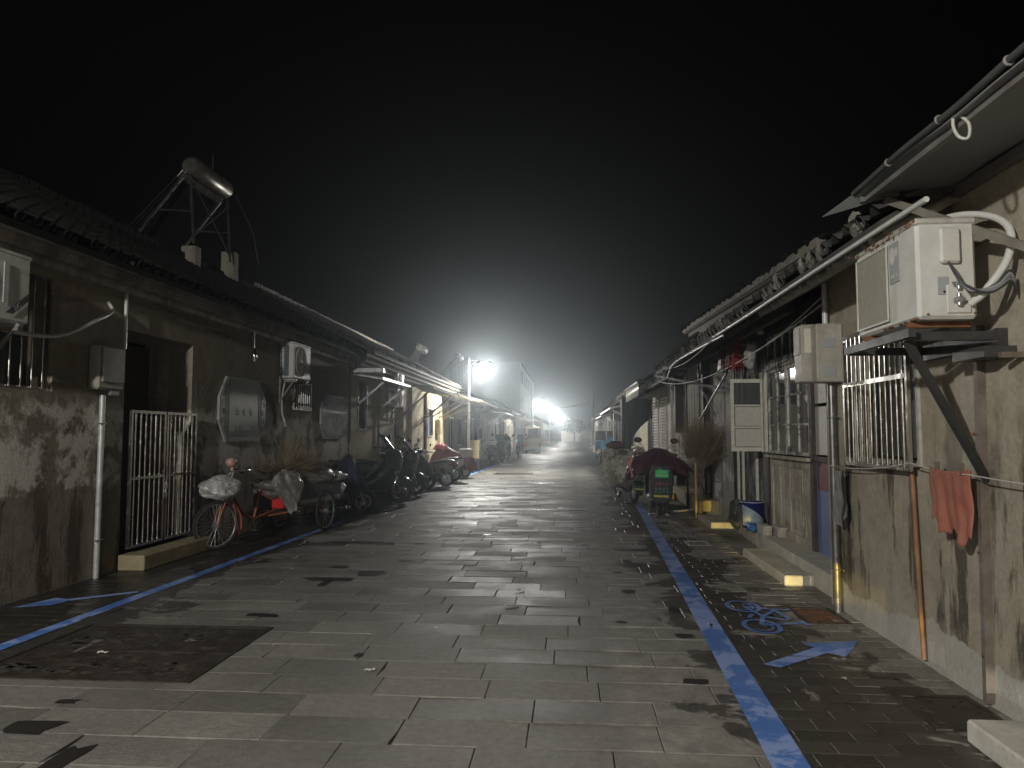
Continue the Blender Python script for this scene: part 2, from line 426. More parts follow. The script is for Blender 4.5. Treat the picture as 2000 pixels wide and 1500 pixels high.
M_frost = mat('frosted glass', (.62,.61,.53), .35, 0, .15, 60, (.25,.25,.2), .3, .9)
M_navy = mat('navy cover', (.035,.035,.09), .5, 0, .3, 5, None, 0, .2)
M_maroon = mat('maroon cover', (.075,.018,.032), .42, 0, .35, 5, None, 0, .3)
M_redc = mat('red cover', (.20,.02,.045), .5, 0, .3, 5, None, 0, .2)
M_pink = mat('pink lining', (.75,.22,.24), .6, 0, .2, 5, None, 0, .2)
M_orange = mat('orange paint', (.36,.115,.05), .45, 0, .2, 7, (.12,.05,.03), .35, .1)
M_bag = mat('silver grey plastic sack', (.62,.62,.60), .3, 0, .3, 9, (.25,.24,.22), .5, .7)
M_bag2 = mat('clear plastic sack', (.30,.29,.27), .25, 0, .4, 9, (.5,.46,.42), .5, .8)
M_twig = mat('dry twigs', (.23,.175,.105), .8, 0, .4, 9, None, 0, 0)
M_bamboo = mat('bamboo', (.45,.33,.15), .5, 0, .2, 6, (.2,.14,.07), .4, .1)
M_blue = mat('blue plastic', (.03,.10,.42), .35, 0, .15, 5, None, 0, 0)
M_bluetarp = mat('faded blue tarp', (.06,.22,.36), .5, 0, .35, 6, (.3,.4,.45), .3, .4)
M_bluedoor = mat('blue panel', (.13,.20,.42), .5, 0, .12, 5, (.25,.25,.3), .3, .1)
M_redg = mat('red garment', (.22,.015,.015), .8)
M_red = mat('red plastic', (.6,.03,.03), .35, 0, .2, 6, None, 0, 0)
M_tan = mat('tan van paint', (.52,.42,.30), .35, 0, .12, 4, (.3,.25,.2), .3, 0, coat=.3)
M_cream = mat('cream paint', (.62,.60,.5), .35, 0, .1, 5, (.35,.32,.27), .25, 0, coat=.2)
M_lamp_red = mat('red lens', (.5,.02,.02), .2, 0, .1, 5, None, 0, 0)
M_amber = mat('amber lens', (.6,.22,.03), .2, 0, .1, 5, None, 0, 0)
M_green = mat('green number plate', (.05,.62,.18), .35, 0, .1, 5, None, 0, 0)
M_shutter = mat('white shutter', (.78,.78,.80), .4, 0, .06, 5, None, 0, 0)
M_corr = mat('corrugated sheet', (.36,.34,.27), .5, .2, .2, 5, (.2,.15,.1), .4, .1)
M_canopy = mat('grey canopy underside', (.20,.21,.205), .6, 0, .15, 3, (.12,.12,.11), .4, .1)
M_tarp = mat('dark tarpaulin', (.035,.04,.04), .6, 0, .3, 5, (.1,.1,.095), .3, .3)
M_grey_cloth = mat('grey cloth', (.16,.155,.15), .85, 0, .3, 9, None, 0, .4)
M_orange_cloth = mat('orange red cloth', (.33,.105,.07), .9, 0, .25, 5, (.36,.20,.13), .55, .4)
M_meter = mat('meter box shell', (.42,.40,.335), .55, 0, .15, 8, (.22,.2,.16), .5, .15)
M_stone = mat('speckled granite', (.5,.48,.40), .7, 0, .3, 40, (.25,.22,.16), .5, .5)
M_steelplate = mat('wet steel cover', (.034,.027,.020), .5, .2, .6, 9, (.085,.078,.065), .45, .8)
M_plaque = mat('plaque face', (.27,.29,.26), .38, 0, .18, 5, (.16,.18,.15), .5, .1)
M_plaque_line = mat('plaque fretwork', (.06,.06,.055), .5, 0, .2, 5, None, 0, 0)
M_plaque_frame = mat('plaque rim', (.4,.4,.37), .4, .2, .1, 5, None, 0, 0)
M_chalk = mat('chalk', (.34,.33,.29), .9, 0, .3, 8, (.2,.18,.15), .6, .2)
M_logo = mat('grey badge', (.33,.34,.34), .5, 0, .05, 5, None, 0, 0)
M_grille = mat('dusty fan grille', (.33,.31,.25), .7, 0, .12, 30, (.16,.2,.08), .25, .4)
M_solar = mat('steel tank', (.30,.29,.25), .35, .6, .25, 5, (.15,.14,.12), .4, .1)
M_cable = mat('cable', (.05,.05,.05), .5, 0, .2, 9, None, 0, 0)
M_cablew = mat('pale cable', (.5,.49,.44), .5, 0, .1, 9, None, 0, 0)
for q_ in (M_moss, M_tile): q_.node_tree.nodes['Principled BSDF'].inputs['Specular IOR Level'].default_value = .12
M_lens = emit('lit led lens', (1.0, .98, .93), 60.0)
# ---------------- special materials ----------------
def paint_mat(name, c, worn, amt=.5):
    m, nt, b = new_mat(name); v = pos(nt, geo=True)
    n1 = noise(nt, v, 2.2, 9, .7, .6); n2 = noise(nt, v, 30, 5, .7)
    f = ramp(nt, mth(nt, 'ADD', n1, mth(nt, 'MULTIPLY', mth(nt, 'SUBTRACT', n2, .5), .3)), [(.48, 0.), (.52, 1.)])
    cc = mixc(nt, mth(nt, 'MULTIPLY', f, amt), c, worn)
    cc = mixc(nt, ramp(nt, n2, [(.60, 0.), (.72, .7)]), cc, (.04,.045,.06))
    nt.links.new(cc, b.inputs['Base Color']); nt.links.new(ramp(nt, n1, [(.4, .3), (.55, .6)]), b.inputs['Roughness'])
    bump(nt, b, n2, .3, .004); return m
M_blueline = paint_mat('blue road paint', (.10,.23,.62), (.36,.47,.80), .75)
def peel_mat(name, a, b_, sc_=(9,9,1.6)):
    m, nt, b = new_mat(name); v = pos(nt, sc_)
    n1 = noise(nt, v, 2.4, 10, .8, .4)
    cc = mixc(nt, ramp(nt, n1, [(.46, 0.), (.53, 1.)]), a, b_)
    nt.links.new(cc, b.inputs['Base Color']); b.inputs['Roughness'].default_value = .75
    bump(nt, b, n1, .6, .01); return m
M_peel = peel_mat('peeling window paint', (.10,.095,.08), (.68,.68,.61), (3,3,1.2))
M_peel2 = peel_mat('peeling grey green boards', (.05,.055,.05), (.19,.21,.19))
M_sash = peel_mat('cream sash paint', (.60,.58,.49), (.70,.68,.58), (4,4,4))
def spotty(name, a, b_, c, s, thr=.3):
    m, nt, b = new_mat(name); v = pos(nt)
    vo = N(nt, 'TexVoronoi'); vo.inputs['Scale'].default_value = s; nt.links.new(v, vo.inputs['Vector'])
    n1 = noise(nt, v, s*.6, 4)
    cc = mixc(nt, ramp(nt, n1, [(.48, 0.), (.52, 1.)]), a, b_)
    cc = mixc(nt, ramp(nt, vo.outputs['Distance'], [(thr-.06, 1.), (thr, 0.)]), cc, c)
    nt.links.new(cc, b.inputs['Base Color']); b.inputs['Roughness'].default_value = .85
    bump(nt, b, noise(nt, v, 22, 4), .5, .006); return m
M_floral = spotty('faded floral quilt', (.56,.54,.46), (.42,.40,.34), (.17,.15,.13), 13, .26)
M_camo = spotty('blotchy fairing', (.30,.26,.19), (.09,.08,.06), (.42,.38,.30), 7, .2)
def sheet_glass(name, c, rough, tr=.6):
    m, nt, b = new_mat(name); b.inputs['Base Color'].default_value = c + (1,)
    b.inputs['Roughness'].default_value = rough; b.inputs['Alpha'].default_value = tr
    b.inputs['Specular IOR Level'].default_value = .8; return m
M_pane = sheet_glass('reflective pane', (.10,.11,.11), .06, .75)
M_sack = sheet_glass('translucent film', (.7,.7,.68), .2, .45)

# ---------------- ground ----------------
XL, XR = -5.3, 2.48
def sheet(name, pts, z, m, parent=None, kind='structure', label=None):
    mb = MB(); mb.add([(p[0], p[1], z) for p in pts], [tuple(range(len(pts)))])
    o = mb.build(name, m, parent, origin=(0,0,0) if not parent else None)
    if kind: o['kind'] = kind
    if label: o['label'] = label
    return o
M_earth = mat('bare earth', (.10,.085,.065), .9, 0, .3, .5, None, 0, .3)
sheet('ground', [(-400,-60),(400,-60),(400,600),(-400,600)], -.02, M_earth)
P_road = paving('granite road paving', .70, .35, (.225,.216,.192), (.20,.19,.18), 'road')
P_roads = paving('granite road slabs', .70, .35, (.225,.216,.192), (.20,.19,.18), 'road', True)
P_right = paving('small dark paving', .30, .15, (.24,.225,.19), (.14,.135,.13), 'right')
P_rights = paving('small dark pavers', .30, .15, (.26,.245,.21), (.14,.135,.13), 'right', True)
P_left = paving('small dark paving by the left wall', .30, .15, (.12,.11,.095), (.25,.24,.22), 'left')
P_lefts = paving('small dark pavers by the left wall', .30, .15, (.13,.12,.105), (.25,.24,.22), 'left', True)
M_grit = mat('joint grit', (.03,.027,.022), .95, 0, .4, 20, None, 0, .5)
def lx(y):   # left blue line x
    return -4.27 + .0165*(y-5) if y < 32 else -3.83 + .011*(y-32)
def rxl(y):  # right blue line x
    return 1.03 + .040*(y-3) if y < 18 else 1.63 + .012*(y-18)
ys = [-12, 0, 4, 8, 12, 18, 25, 32, 45, 60, 80, 100, 130, 170]
YN, YF = -1.0, 46.0
def lay(name, xa, xb, bw, bh, m, y1, seed, gap=.0045, amp=.0018, cover=()):
    # individually set stones with worn, slightly chipped edges; each sits a little high, low or tilted
    rr = random.Random(seed); mb = MB(); y = YN; row = 0
    while y < y1:
        off = rr.uniform(0, bw) if bw > .5 else (row % 2)*bw*.5+rr.uniform(-.02,.02)
        x = math.floor((xa(y)-off)/bw)*bw+off
        while x < xb(y):
            a = max(x+gap*.5, xa(y)+.002); b = min(x+bw-gap*.5, xb(y)-.002); x += bw
            if b-a < .03: continue
            c, d = y+gap*.5, y+bh-gap*.5; h = rr.uniform(-amp, amp); tx, ty = rr.gauss(0, amp*.9), rr.gauss(0, amp*.9)
            P = []
            nx = 5 if bw > .5 else 2
            for k in range(nx): P.append((a+(b-a)*k/nx, c))
            P += [(b, c), (b, (c+d)/2)]
            for k in range(nx): P.append((b-(b-a)*k/nx, d))
            P += [(a, d), (a, (c+d)/2)]
            P = [(p[0]+rr.gauss(0,gap*.22), p[1]+rr.gauss(0,gap*.22)) for p in P]
            if rr.random() < .22:
                q = rr.randrange(len(P)); cx, cy = (a+b)/2, (c+d)/2; P[q] = (P[q][0]+(cx-P[q][0])*.05, P[q][1]+(cy-P[q][1])*.09)
            z = lambda p: h+tx*(p[0]-(a+b)/2)/(b-a)*2+ty*(p[1]-(c+d)/2)/(d-c)*2
            cx, cy = (a+b)/2, (c+d)/2; e = .004; n = len(P)
            top = [(p[0]-math.copysign(e, p[0]-cx), p[1]-math.copysign(e, p[1]-cy), z(p)) for p in P]
            rim = [(p[0], p[1], z(p)-.003) for p in P]; bot = [(p[0], p[1], -.013) for p in P]
            mb.add(top+rim+bot, [tuple(range(n))]+[(n+i, n+(i+1) % n, (i+1) % n, i) for i in range(n)]+[(2*n+i, 2*n+(i+1) % n, n+(i+1) % n, n+i) for i in range(n)])
        y += bh; row += 1
    return mb
road = sheet('road', [(lx(y), y) for y in ys if y >= 45] + [(rxl(y), y) for y in reversed(ys) if y >= 45], 0, P_road)
sheet('bedding', [(lx(y), y) for y in ys if y < 46] + [(rxl(y), y) for y in reversed(ys) if y < 46], -.010, M_grit, road, kind=None)
lay('slabs', lx, rxl, .70, .35, None, 45.0, 5).build('slabs', P_roads, road)['kind'] = 'stuff'
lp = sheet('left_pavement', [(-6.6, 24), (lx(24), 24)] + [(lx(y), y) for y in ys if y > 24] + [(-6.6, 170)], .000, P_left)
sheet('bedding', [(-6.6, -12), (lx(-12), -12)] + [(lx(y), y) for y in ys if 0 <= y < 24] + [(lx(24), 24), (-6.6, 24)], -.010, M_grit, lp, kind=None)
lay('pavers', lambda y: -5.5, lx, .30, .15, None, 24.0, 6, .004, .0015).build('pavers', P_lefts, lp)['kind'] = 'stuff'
rp = sheet('right_pavement', [(rxl(24), 24)] + [(rxl(y), y) for y in ys if y > 24] + [(4.4, 170), (4.4, 24)], .000, P_right)
sheet('bedding', [(rxl(y), y) for y in ys if y < 24] + [(rxl(24), 24), (4.4, 24), (4.4, -12)], -.010, M_grit, rp, kind=None)
lay('pavers', rxl, lambda y: 2.95, .30, .15, None, 24.0, 7, .004, .0016).build('pavers', P_rights, rp)['kind'] = 'stuff'
# painted lines follow the pavement edges
def strip(name, fn, y0, y1, wd, z, m, label):
    mb = MB(); n = int((y1-y0)/1.5)+1
    v = []
    for i in range(n+1):
        y = y0+(y1-y0)*i/n; x = fn(y); v += [(x-wd/2, y, z), (x+wd/2, y, z)]
    mb.add(v, [(2*i, 2*i+1, 2*i+3, 2*i+2) for i in range(n)])
    o = mb.build(name, m, road); tag(o, label); return o
strip('painted_line', lambda y: lx(y), -2, 60, .13, .0045, M_blueline, 'blue painted line along the left side')
strip('painted_line', lambda y: rxl(y), -2, 19, .185, .0045, M_blueline, 'worn blue painted line along the right side')
def ground_poly(mb, pts, z): mb.add([(p[0], p[1], z) for p in pts], [tuple(range(len(pts)))]); return mb
# arrows
mb = MB(); ground_poly(mb, [(-5.12,6.60),(-4.83,6.72),(-4.80,6.90),(-4.33,7.32),(-4.38,7.38),(-4.86,6.98),(-5.0,7.02)], .0045)
tag(mb.build('painted_arrow', M_blueline, road), 'blue arrow on the left pavement')
mb = MB(); ground_poly(mb, [(1.34,5.40),(1.44,5.33),(1.88,5.71),(1.98,5.62),(2.23,6.05),(1.78,5.94),(1.83,5.84)], .004)
tag(mb.build('painted_arrow', M_blueline, road), 'blue arrow on the right pavement')
# painted bicycle symbol (flat paint, lying across the pavement)
mb = MB()
def flat_arc(c, rx, ry, w_, a0, a1, z=.004):
    n = 36; v = []
    for k in range(n+1):
        a = R(a0+(a1-a0)*k/n); ca, sa = math.cos(a), math.sin(a)
        v += [(c[0]+rx*ca, c[1]+ry*sa, z), (c[0]+(rx-w_)*ca, c[1]+(ry-w_)*sa, z)]
    mb.add(v, [(2*k, 2*k+2, 2*k+3, 2*k+1) for k in range(n)])
def flat_bar(a, b, w_, z=.0045):
    a = Vector(a); b = Vector(b); d = (b-a).normalized(); n = Vector((-d.y, d.x))*w_/2
    mb.add([(a+n).to_3d()+Vector((0,0,z)), (a-n).to_3d()+Vector((0,0,z)), (b-n).to_3d()+Vector((0,0,z)), (b+n).to_3d()+Vector((0,0,z))], [(0,1,2,3)])
for cc in ((1.61,7.17),(1.60,6.45)):
    flat_arc(cc, .160, .235, .040, 0, 360); flat_arc(cc, .095, .15, .020, -150, 70)
for k, (a, b) in enumerate([((1.62,7.15),(1.70,6.80)),((1.70,6.80),(1.61,6.50)),((1.70,6.80),(1.87,7.04)),((1.62,7.15),(1.86,7.06)),((1.86,7.07),(2.0,7.05)),((2.0,7.10),(2.03,6.88)),((1.86,7.02),(1.90,6.70)),((1.70,6.78),(1.88,6.66)),((1.61,6.47),(1.98,6.58)),((1.97,6.66),(2.0,6.50)),((1.62,6.86),(1.56,6.72))]):
    flat_bar(a, b, .040, .0042+.0003*k)
tag(mb.build('painted_bicycle', M_blueline, road), 'blue bicycle symbol on the right pavement')

# puddle-dark holes in the paving: shallow missing chips filled with water
M_wet = mat('standing water', (.022,.021,.019), .45, 0, .3, 3, None, 0, .1)
def px_poly(pts):
    return pts
holes = []
def chip(mb, cx, cy, w_, d, skew, rr, n=11):
    v = []
    for k in range(n):
        a = 2*math.pi*k/n; q = 1+rr.uniform(-.28, .22)
        x = w_/2*math.copysign(abs(math.cos(a))**.45, math.cos(a))*q; y = d/2*math.copysign(abs(math.sin(a))**.45, math.sin(a))*q
        v.append((cx+x+skew*y, cy+y, .0045))
    mb.add(v, [tuple(range(n))])
mb = MB(); rr = random.Random(5)
for (cx, cy, w_, d, sk) in ((-2.66,8.15,.55,.16,0),(-2.62,7.95,.12,.3,0),(-2.28,8.55,.32,.3,.1),(-2.05,9.4,.18,.09,0),(-2.15,9.9,.12,.1,0),(-2.75,8.9,.22,.12,0),(-2.2,10.9,.2,.1,0),(-3.1,10.9,1.0,.22,0),
        (-2.95,3.97,.32,.18,0),(-3.0,4.35,.12,.08,0),(-2.48,3.55,.13,.42,.0),(-3.75,3.7,.35,.18,.2),(-2.7,6.5,.3,.12,0),(-1.52,5.4,.06,.09,0),(-.65,9.7,.16,.1,0),(-2.1,12.5,.3,.12,0),(-1.3,11.9,.12,.08,0),
        (.61,7.75,.14,.16,0),(.55,8.8,.12,.08,0),(.92,6.1,.16,.14,0),(.72,9.6,.14,.1,0),(.8,5.0,.16,.1,.3),(.86,10.5,.5,.16,0),(.45,6.5,.1,.06,0),(.95,7.0,.1,.2,0),
        (-2.9,15,.25,.1,0),(-2.4,17,.3,.12,0),(-2.0,19,.3,.12,0),(-2.7,20,.35,.12,0),(-1.7,21.5,.3,.12,0),(-2.9,23,.4,.1,0)):
    chip(mb, cx, cy, w_, d, sk, rr)
o = mb.build('puddle', M_wet, road); o['label'] = 'small dark water filled chips in the paving'

# steel covers
def cover(name, x0, x1, y0, y1, label, split=None, m=None, ribs=0, grate=False):
    t = thing(name, ((x0+x1)/2, (y0+y1)/2, 0), label, 'drain grate' if grate else 'manhole cover')
    mb = MB(); wf = .035
    mb.box((x0,y0,-.015),(x1,y0+wf,.008)); mb.box((x0,y1-wf,-.015),(x1,y1,.008)); mb.box((x0,y0+wf,-.015),(x0+wf,y1-wf,.0085)); mb.box((x1-wf,y0+wf,-.015),(x1,y1-wf,.0085))
    mb.build('frame', M_galv if grate else M_steelplate, t)
    ysp = [y0+wf+.006] + ([split] if split else []) + [y1-wf-.006]
    for i in range(len(ysp)-1):
        a, b = ysp[i]+.004, ysp[i+1]-.004; mb = MB()
        if grate:
            n = int((x1-x0-2*wf)/.045)
            for k in range(n): x = x0+wf+.01+k*.045; mb.box((x,a,-.01),(x+.018,b,.002))
            mb.build('grating', M_galv, t)
            MB().box((x0+wf,y0+wf,-.014),(x1-wf,y1-wf,-.011)).build('pit', M_black, t)
        else:
            mb.box((x0+wf+.008,a,-.012),(x1-wf-.008,b,.004))
            nx = int((x1-x0)/.09); ny = max(1, int((b-a)/.09)); 
            for ix in range(nx):
                for iy in range(ny):
                    if rr.random() < .25: continue
                    cx = x0+wf+.05+ix*.09; cy = a+.045+iy*.09
                    if cx > x1-wf-.04 or cy > b-.03: continue
                    ang = .7 if (ix+iy) % 2 else -.7; dx, dy = .028*math.cos(ang), .028*math.sin(ang)
                    mb.bar((cx-dx,cy-dy,.0045),(cx+dx,cy+dy,.0045), .008, .004)
            pl = mb.build('plate', m or M_steelplate, t)
            if x1-x0 > 1:
                w2 = MB(); [w2.box((px_,py_,.0046),(px_+rr.uniform(.03,.14),py_+rr.uniform(.02,.07),.0052)) for px_, py_ in [(rr.uniform(x0+.1,x1-.25), rr.uniform(a+.05,b-.12)) for _ in range(46)]]; w2.build('worn_patches', mat('worn plate', (.075,.068,.056), .55, .1, .5, 20), pl)
    return t
cover('manhole_cover', -4.02, -2.44, 4.72, 6.10, 'large dark double plate steel cover in the left foreground of the road', split=5.36)
cover('manhole_cover', 2.0, 2.38, 6.55, 7.15, 'small rusty cover at the foot of the pipe on the right', m=M_rust)
cover('manhole_cover', 1.98, 2.42, 4.3, 4.85, 'dark wet cover beside the wall in the right foreground')
cover('drain_grate', 1.72, 2.06, 11.0, 11.45, 'pale metal grate in the right pavement by the low slabs', grate=True)
cover('drain_grate', -1.3, -.5, 24.3, 24.75, 'rectangular grate in the middle of the road', grate=True)
cover('drain_grate', .1, .85, 25.1, 25.5, 'rectangular grate just right of the road centre', grate=True)
cover('manhole_cover', -3.0, -1.4, 29.5, 30.6, 'long pale cover across the road near the first street lamp')
# litter
def scrap(x, y, s, label, rz):
    mb = MB(); rr2 = random.Random(int(x*100)); v = []
    mb.grid(lambda u, w_: ((u-.5)*s*2.1, (w_-.5)*s, .006+.012*rr2.random()), 6, 4, False)
    o = mb.build('paper_scrap', mat('scrap paper', (.7,.68,.6), .7, 0, .1, 5, None, 0, 0), None, origin=(0,0,0)); o.location = (x, y, .002); o.rotation_euler.z = rz
    tag(o, label, 'litter', 'paper scraps on the road')
scrap(-.53, 7.02, .07, 'white paper scrap at the corner of the dark paving stone', .3)
scrap(-.5, 7.7, .06, 'white paper scrap just beyond the dark paving stone', 1.0)
scrap(-1.35, 5.05, .035, 'tiny white scrap left of the road centre in the foreground', .5)
scrap(-1.1, 6.15, .03, 'tiny pale scrap between the dark stones', 1.2)
scrap(-3.4, 5.3, .035, 'tiny pale scrap lying on the big steel cover', .2)
scrap(-.2, 13.9, .06, 'pale scrap on the road level with the right-hand broom', .2)
scrap(.2, 11.0, .06, 'pale scrap to the left of the pale grate', .9)
scrap(-1.6, 11.2, .05, 'pale scrap level with the cargo tricycle', .9)

# ---------------- buildings ----------------
def wall_grid(mb, x, y0, y1, z0, z1, ops, t):
    # front face at x, thickness t (signed, into the building), rectangular openings with reveals
    yy = sorted({y0, y1, *[o[0] for o in ops], *[o[1] for o in ops]}); zz = sorted({z0, z1, *[o[2] for o in ops], *[o[3] for o in ops]})
    yy = [y for y in yy if y0 <= y <= y1]; zz = [z for z in zz if z0 <= z <= z1]
    inside = lambda y, z: any(o[0] < y < o[1] and o[2] < z < o[3] for o in ops)
    for i in range(len(yy)-1):
        for j in range(len(zz)-1):
            a, b, c, d = yy[i], yy[i+1], zz[j], zz[j+1]
            if inside((a+b)/2, (c+d)/2): continue
            mb.add([(x,a,c),(x,b,c),(x,b,d),(x,a,d)], [(0,1,2,3)]); mb.add([(x+t,a,c),(x+t,b,c),(x+t,b,d),(x+t,a,d)], [(3,2,1,0)])
    for (a, b, c, d) in ops:
        mb.add([(x,a,c),(x+t,a,c),(x+t,a,d),(x,a,d)], [(0,1,2,3)]); mb.add([(x,b,c),(x+t,b,c),(x+t,b,d),(x,b,d)], [(3,2,1,0)])
        mb.add([(x,a,d),(x+t,a,d),(x+t,b,d),(x,b,d)], [(0,1,2,3)])
        if c > z0+.001: mb.add([(x,a,c),(x,b,c),(x+t,b,c),(x+t,a,c)], [(0,1,2,3)])
    for y in (y0, y1): mb.add([(x,y,z0),(x+t,y,z0),(x+t,y,z1),(x,y,z1)], [(0,1,2,3)])
    mb.add([(x,y0,z1),(x,y1,z1),(x+t,y1,z1),(x+t,y0,z1)], [(0,1,2,3)])
    return mb
def tile_roof(parent, xe, ze, xr, zr, y0, y1, m, pitch=.21, course=.16, ends=True, end_m=None, both=True, name='roof', lump=.0, seg=8, seed=3):
    # rows of half-round tiles running down the slope, stepped courses, uneven old lines
    s = 1 if xr > xe else -1; L = math.hypot(xr-xe, zr-ze); nc = max(3, int(L/course)); ny = int((y1-y0)/pitch)
    rr = random.Random(seed)
    jit = [rr.uniform(-.015, .015) for _ in range(ny+1)]
    dx, dz = (xr-xe)/L, (zr-ze)/L; nx_, nz_ = -dz*s*1.0, abs(dx)
    nx_ = -dz if dx > 0 else dz; nx_ = -abs(dz) if dx > 0 else abs(dz)
    mb = MB(); us = []
    for c in range(nc): us += [(c/nc*L, .030), ((c+.96)/nc*L, .004)]
    prof = []
    for i in range(ny):
        for k in range(seg):
            t = k/seg
            if t < .55: h = .052*math.sin(math.pi*t/.55)
            else: h = -.022*math.sin(math.pi*(t-.55)/.45)
            prof.append((y0+(i+t)*pitch + jit[i], h, i))
    prof.append((y1, 0, ny-1))
    sag = lambda y: .03*math.sin(y*.55+seed)+.012*math.sin(y*2.1)
    v = []
    for (u, st) in us:
        for (y, h, i) in prof:
            hh = h+st+jit[i]*.5
            v.append((xe+dx*u+nx_*hh, y, ze+dz*u+nz_*hh + sag(y)*(.4+.6*u/L)))
    n = len(prof); f = [(a*n+b, (a+1)*n+b, (a+1)*n+b+1, a*n+b+1) for a in range(len(us)-1) for b in range(n-1)]
    mb.add(v, f, False)
    # deck under the tiles
    th = .07
    mb.add([(xe,y0,ze-.03),(xr,y0,zr-.03),(xr,y0,zr-th-.03),(xe,y0,ze-th-.03),(xe,y1,ze-.03),(xr,y1,zr-.03),(xr,y1,zr-th-.03),(xe,y1,ze-th-.03)],
           [(0,1,2,3),(7,6,5,4),(0,4,5,1),(3,2,6,7),(0,3,7,4),(1,5,6,2)])
    if both: # far slope
        xb = xr + (xr-xe)*.9
        mb.add([(xr,y0,zr),(xr,y1,zr),(xb,y1,ze),(xb,y0,ze)], [(0,1,2,3)])
    roof = mb.build(name, m, parent)
    if ends:
        me_ = MB(); mr_ = MB()
        for i in range(ny):
            yc = y0+(i+.275)*pitch+jit[i]; zc = ze+.02+jit[i]*.5+sag(yc)*.4
            if rr.random() < .14: continue
            zc += rr.uniform(-.012, .012)
            (mr_ if lump else me_).torus((xe-dx*.01, yc, zc), (dx, 0, dz), .046, .009 if lump else .013, 14, 5, 0, 360)
            if lump: mr_.disc((xe+dx*.02, yc, zc), (dx,0,dz), .042, 12)
            if lump:
                if rr.random() < .85:
                    q = rr.uniform(.7, 1.25); me_.blob((xe+dx*.01+rr.uniform(-.01,.02), yc+pitch*.5+rr.uniform(-.02,.02), zc+.02), (lump*.9*q, lump*.8*q, lump*1.15*q), .35, rr.randint(0, 999), 7, 9)
            else:
                me_.disc((xe-dx*.005, yc, zc), (dx, 0, dz), .045, 12)
            # drip tile hanging between rows
            me_.disc((xe-dx*.012, yc+pitch*.5, zc-.045), (dx, 0, dz), .05, 10)
        me_.build('eave_tiles', end_m or M_tile_end, roof)
        if lump: mr_.build('tile_ends', M_tile, roof)
    return roof
def ridge(parent, x, z, y0, y1, m, h=.12, seed=1):
    rr = random.Random(seed); mb = MB(); y = y0
    while y < y1:
        q = rr.uniform(-.012, .012); mb.rbox((x-.09, y, z-.05), (x+.09, min(y+.19, y1), z+h+q), .02); y += .2
    return mb.build('ridge', m, parent)
def bars(mb, x, y0, y1, z0, z1, n, r=.009, axis='z'):
    for k in range(n):
        t = (k+.5)/n
        if axis == 'z': y = y0+(y1-y0)*t; mb.tube([(x,y,z0),(x,y,z1)], r, 8, False)
        else: z = z0+(z1-z0)*t; mb.tube([(x,y0,z),(x,y1,z)], r, 8, False)
    return mb
def rect_frame(mb, x, y0, y1, z0, z1, w_, d):
    a, b = min(x, x+d), max(x, x+d)
    mb.box((a,y0,z0),(b,y1,z0+w_)); mb.box((a,y0,z1-w_),(b,y1,z1)); mb.box((a,y0,z0+w_),(b,y0+w_,z1-w_)); mb.box((a,y1-w_,z0+w_),(b,y1,z1-w_)); return mb

# ======== LEFT, nearest house ========
h = thing('house', (XL, 6, 0), 'low dark plastered house with a barred gate, nearest on the left', 'house')
ops = [(5.2,7.25,2.04,3.2),(8.5,10.1,.18,2.86),(13.95,14.95,2.07,2.62)]
mb = wall_grid(MB(), XL, -5, 17.6, -.02, 3.45, ops, -.35); mb.box((-12,-5,0),(XL-.36,-4.8,3.4)); mb.box((-12,17.4,0),(XL-.36,17.6,3.4))
mb.build('wall', M_L1, h)
mb = MB(); mb.add([(-12,-5,3.55),(-7.7,-5,5.0),(XL,-5,3.6)], [(0,1,2)]); mb.add([(-12,17.59,3.55),(-7.7,17.59,5.0),(XL,17.59,3.6)], [(2,1,0)]); mb.build('gable', M_L1, h)
rf = tile_roof(h, -4.90, 3.53, -7.7, 5.1, -5, 17.7, M_moss, end_m=M_moss, seed=4)
ridge(rf, -7.7, 5.1, -5, 17.7, M_moss)
mb = MB(); mb.box((-5.3,-5,3.455),(-4.96,17.6,3.53)); mb.build('cornice', M_cornice, h)
mb = MB(); mb.box((-5.298,-5,3.35),(-5.07,17.6,3.45)); mb.box((-5.297,-5,3.26),(-5.15,17.6,3.345)); mb.build('eave_moulding', M_cornice, h)
# recess with door
mb = MB(); mb.box((-6.0,8.5,0),(-5.65,8.52,2.9)); mb.box((-6.0,10.08,0),(-5.65,10.1,2.9)); mb.box((-6.02,8.5,2.86),(-5.65,10.1,2.9)); mb.box((-6.0,8.5,.1),(-5.3,10.1,.18)); mb.build('door_recess', M_cornice, h)
d = MB().rbox((-5.99,8.53,.18),(-5.93,9.30,2.8), .01).build('door', M_woodd, h, label='dark door leaf with a pale arched panel')
mb = MB(); mb.torus((-5.925,8.92,2.05), (1,0,0), .27, .018, 14, 6, 0, 360); mb.rbox((-5.935,8.62,.5),(-5.92,8.66,2.05),.003); mb.rbox((-5.935,9.18,.5),(-5.92,9.22,2.05),.003); mb.rbox((-5.932,8.72,.6),(-5.922,9.12,1.95),.003); mb.build('panel', mat('ochre door trim', (.36,.29,.17), .5, 0, .2, 8), d)
MB().rbox((-5.97,9.33,.18),(-5.91,10.06,2.8), .01).build('door', M_woodd, h)
MB().bar((-5.88,9.36,1.3),(-5.88,9.36,1.55),.015).build('door_handle', M_galv, d)
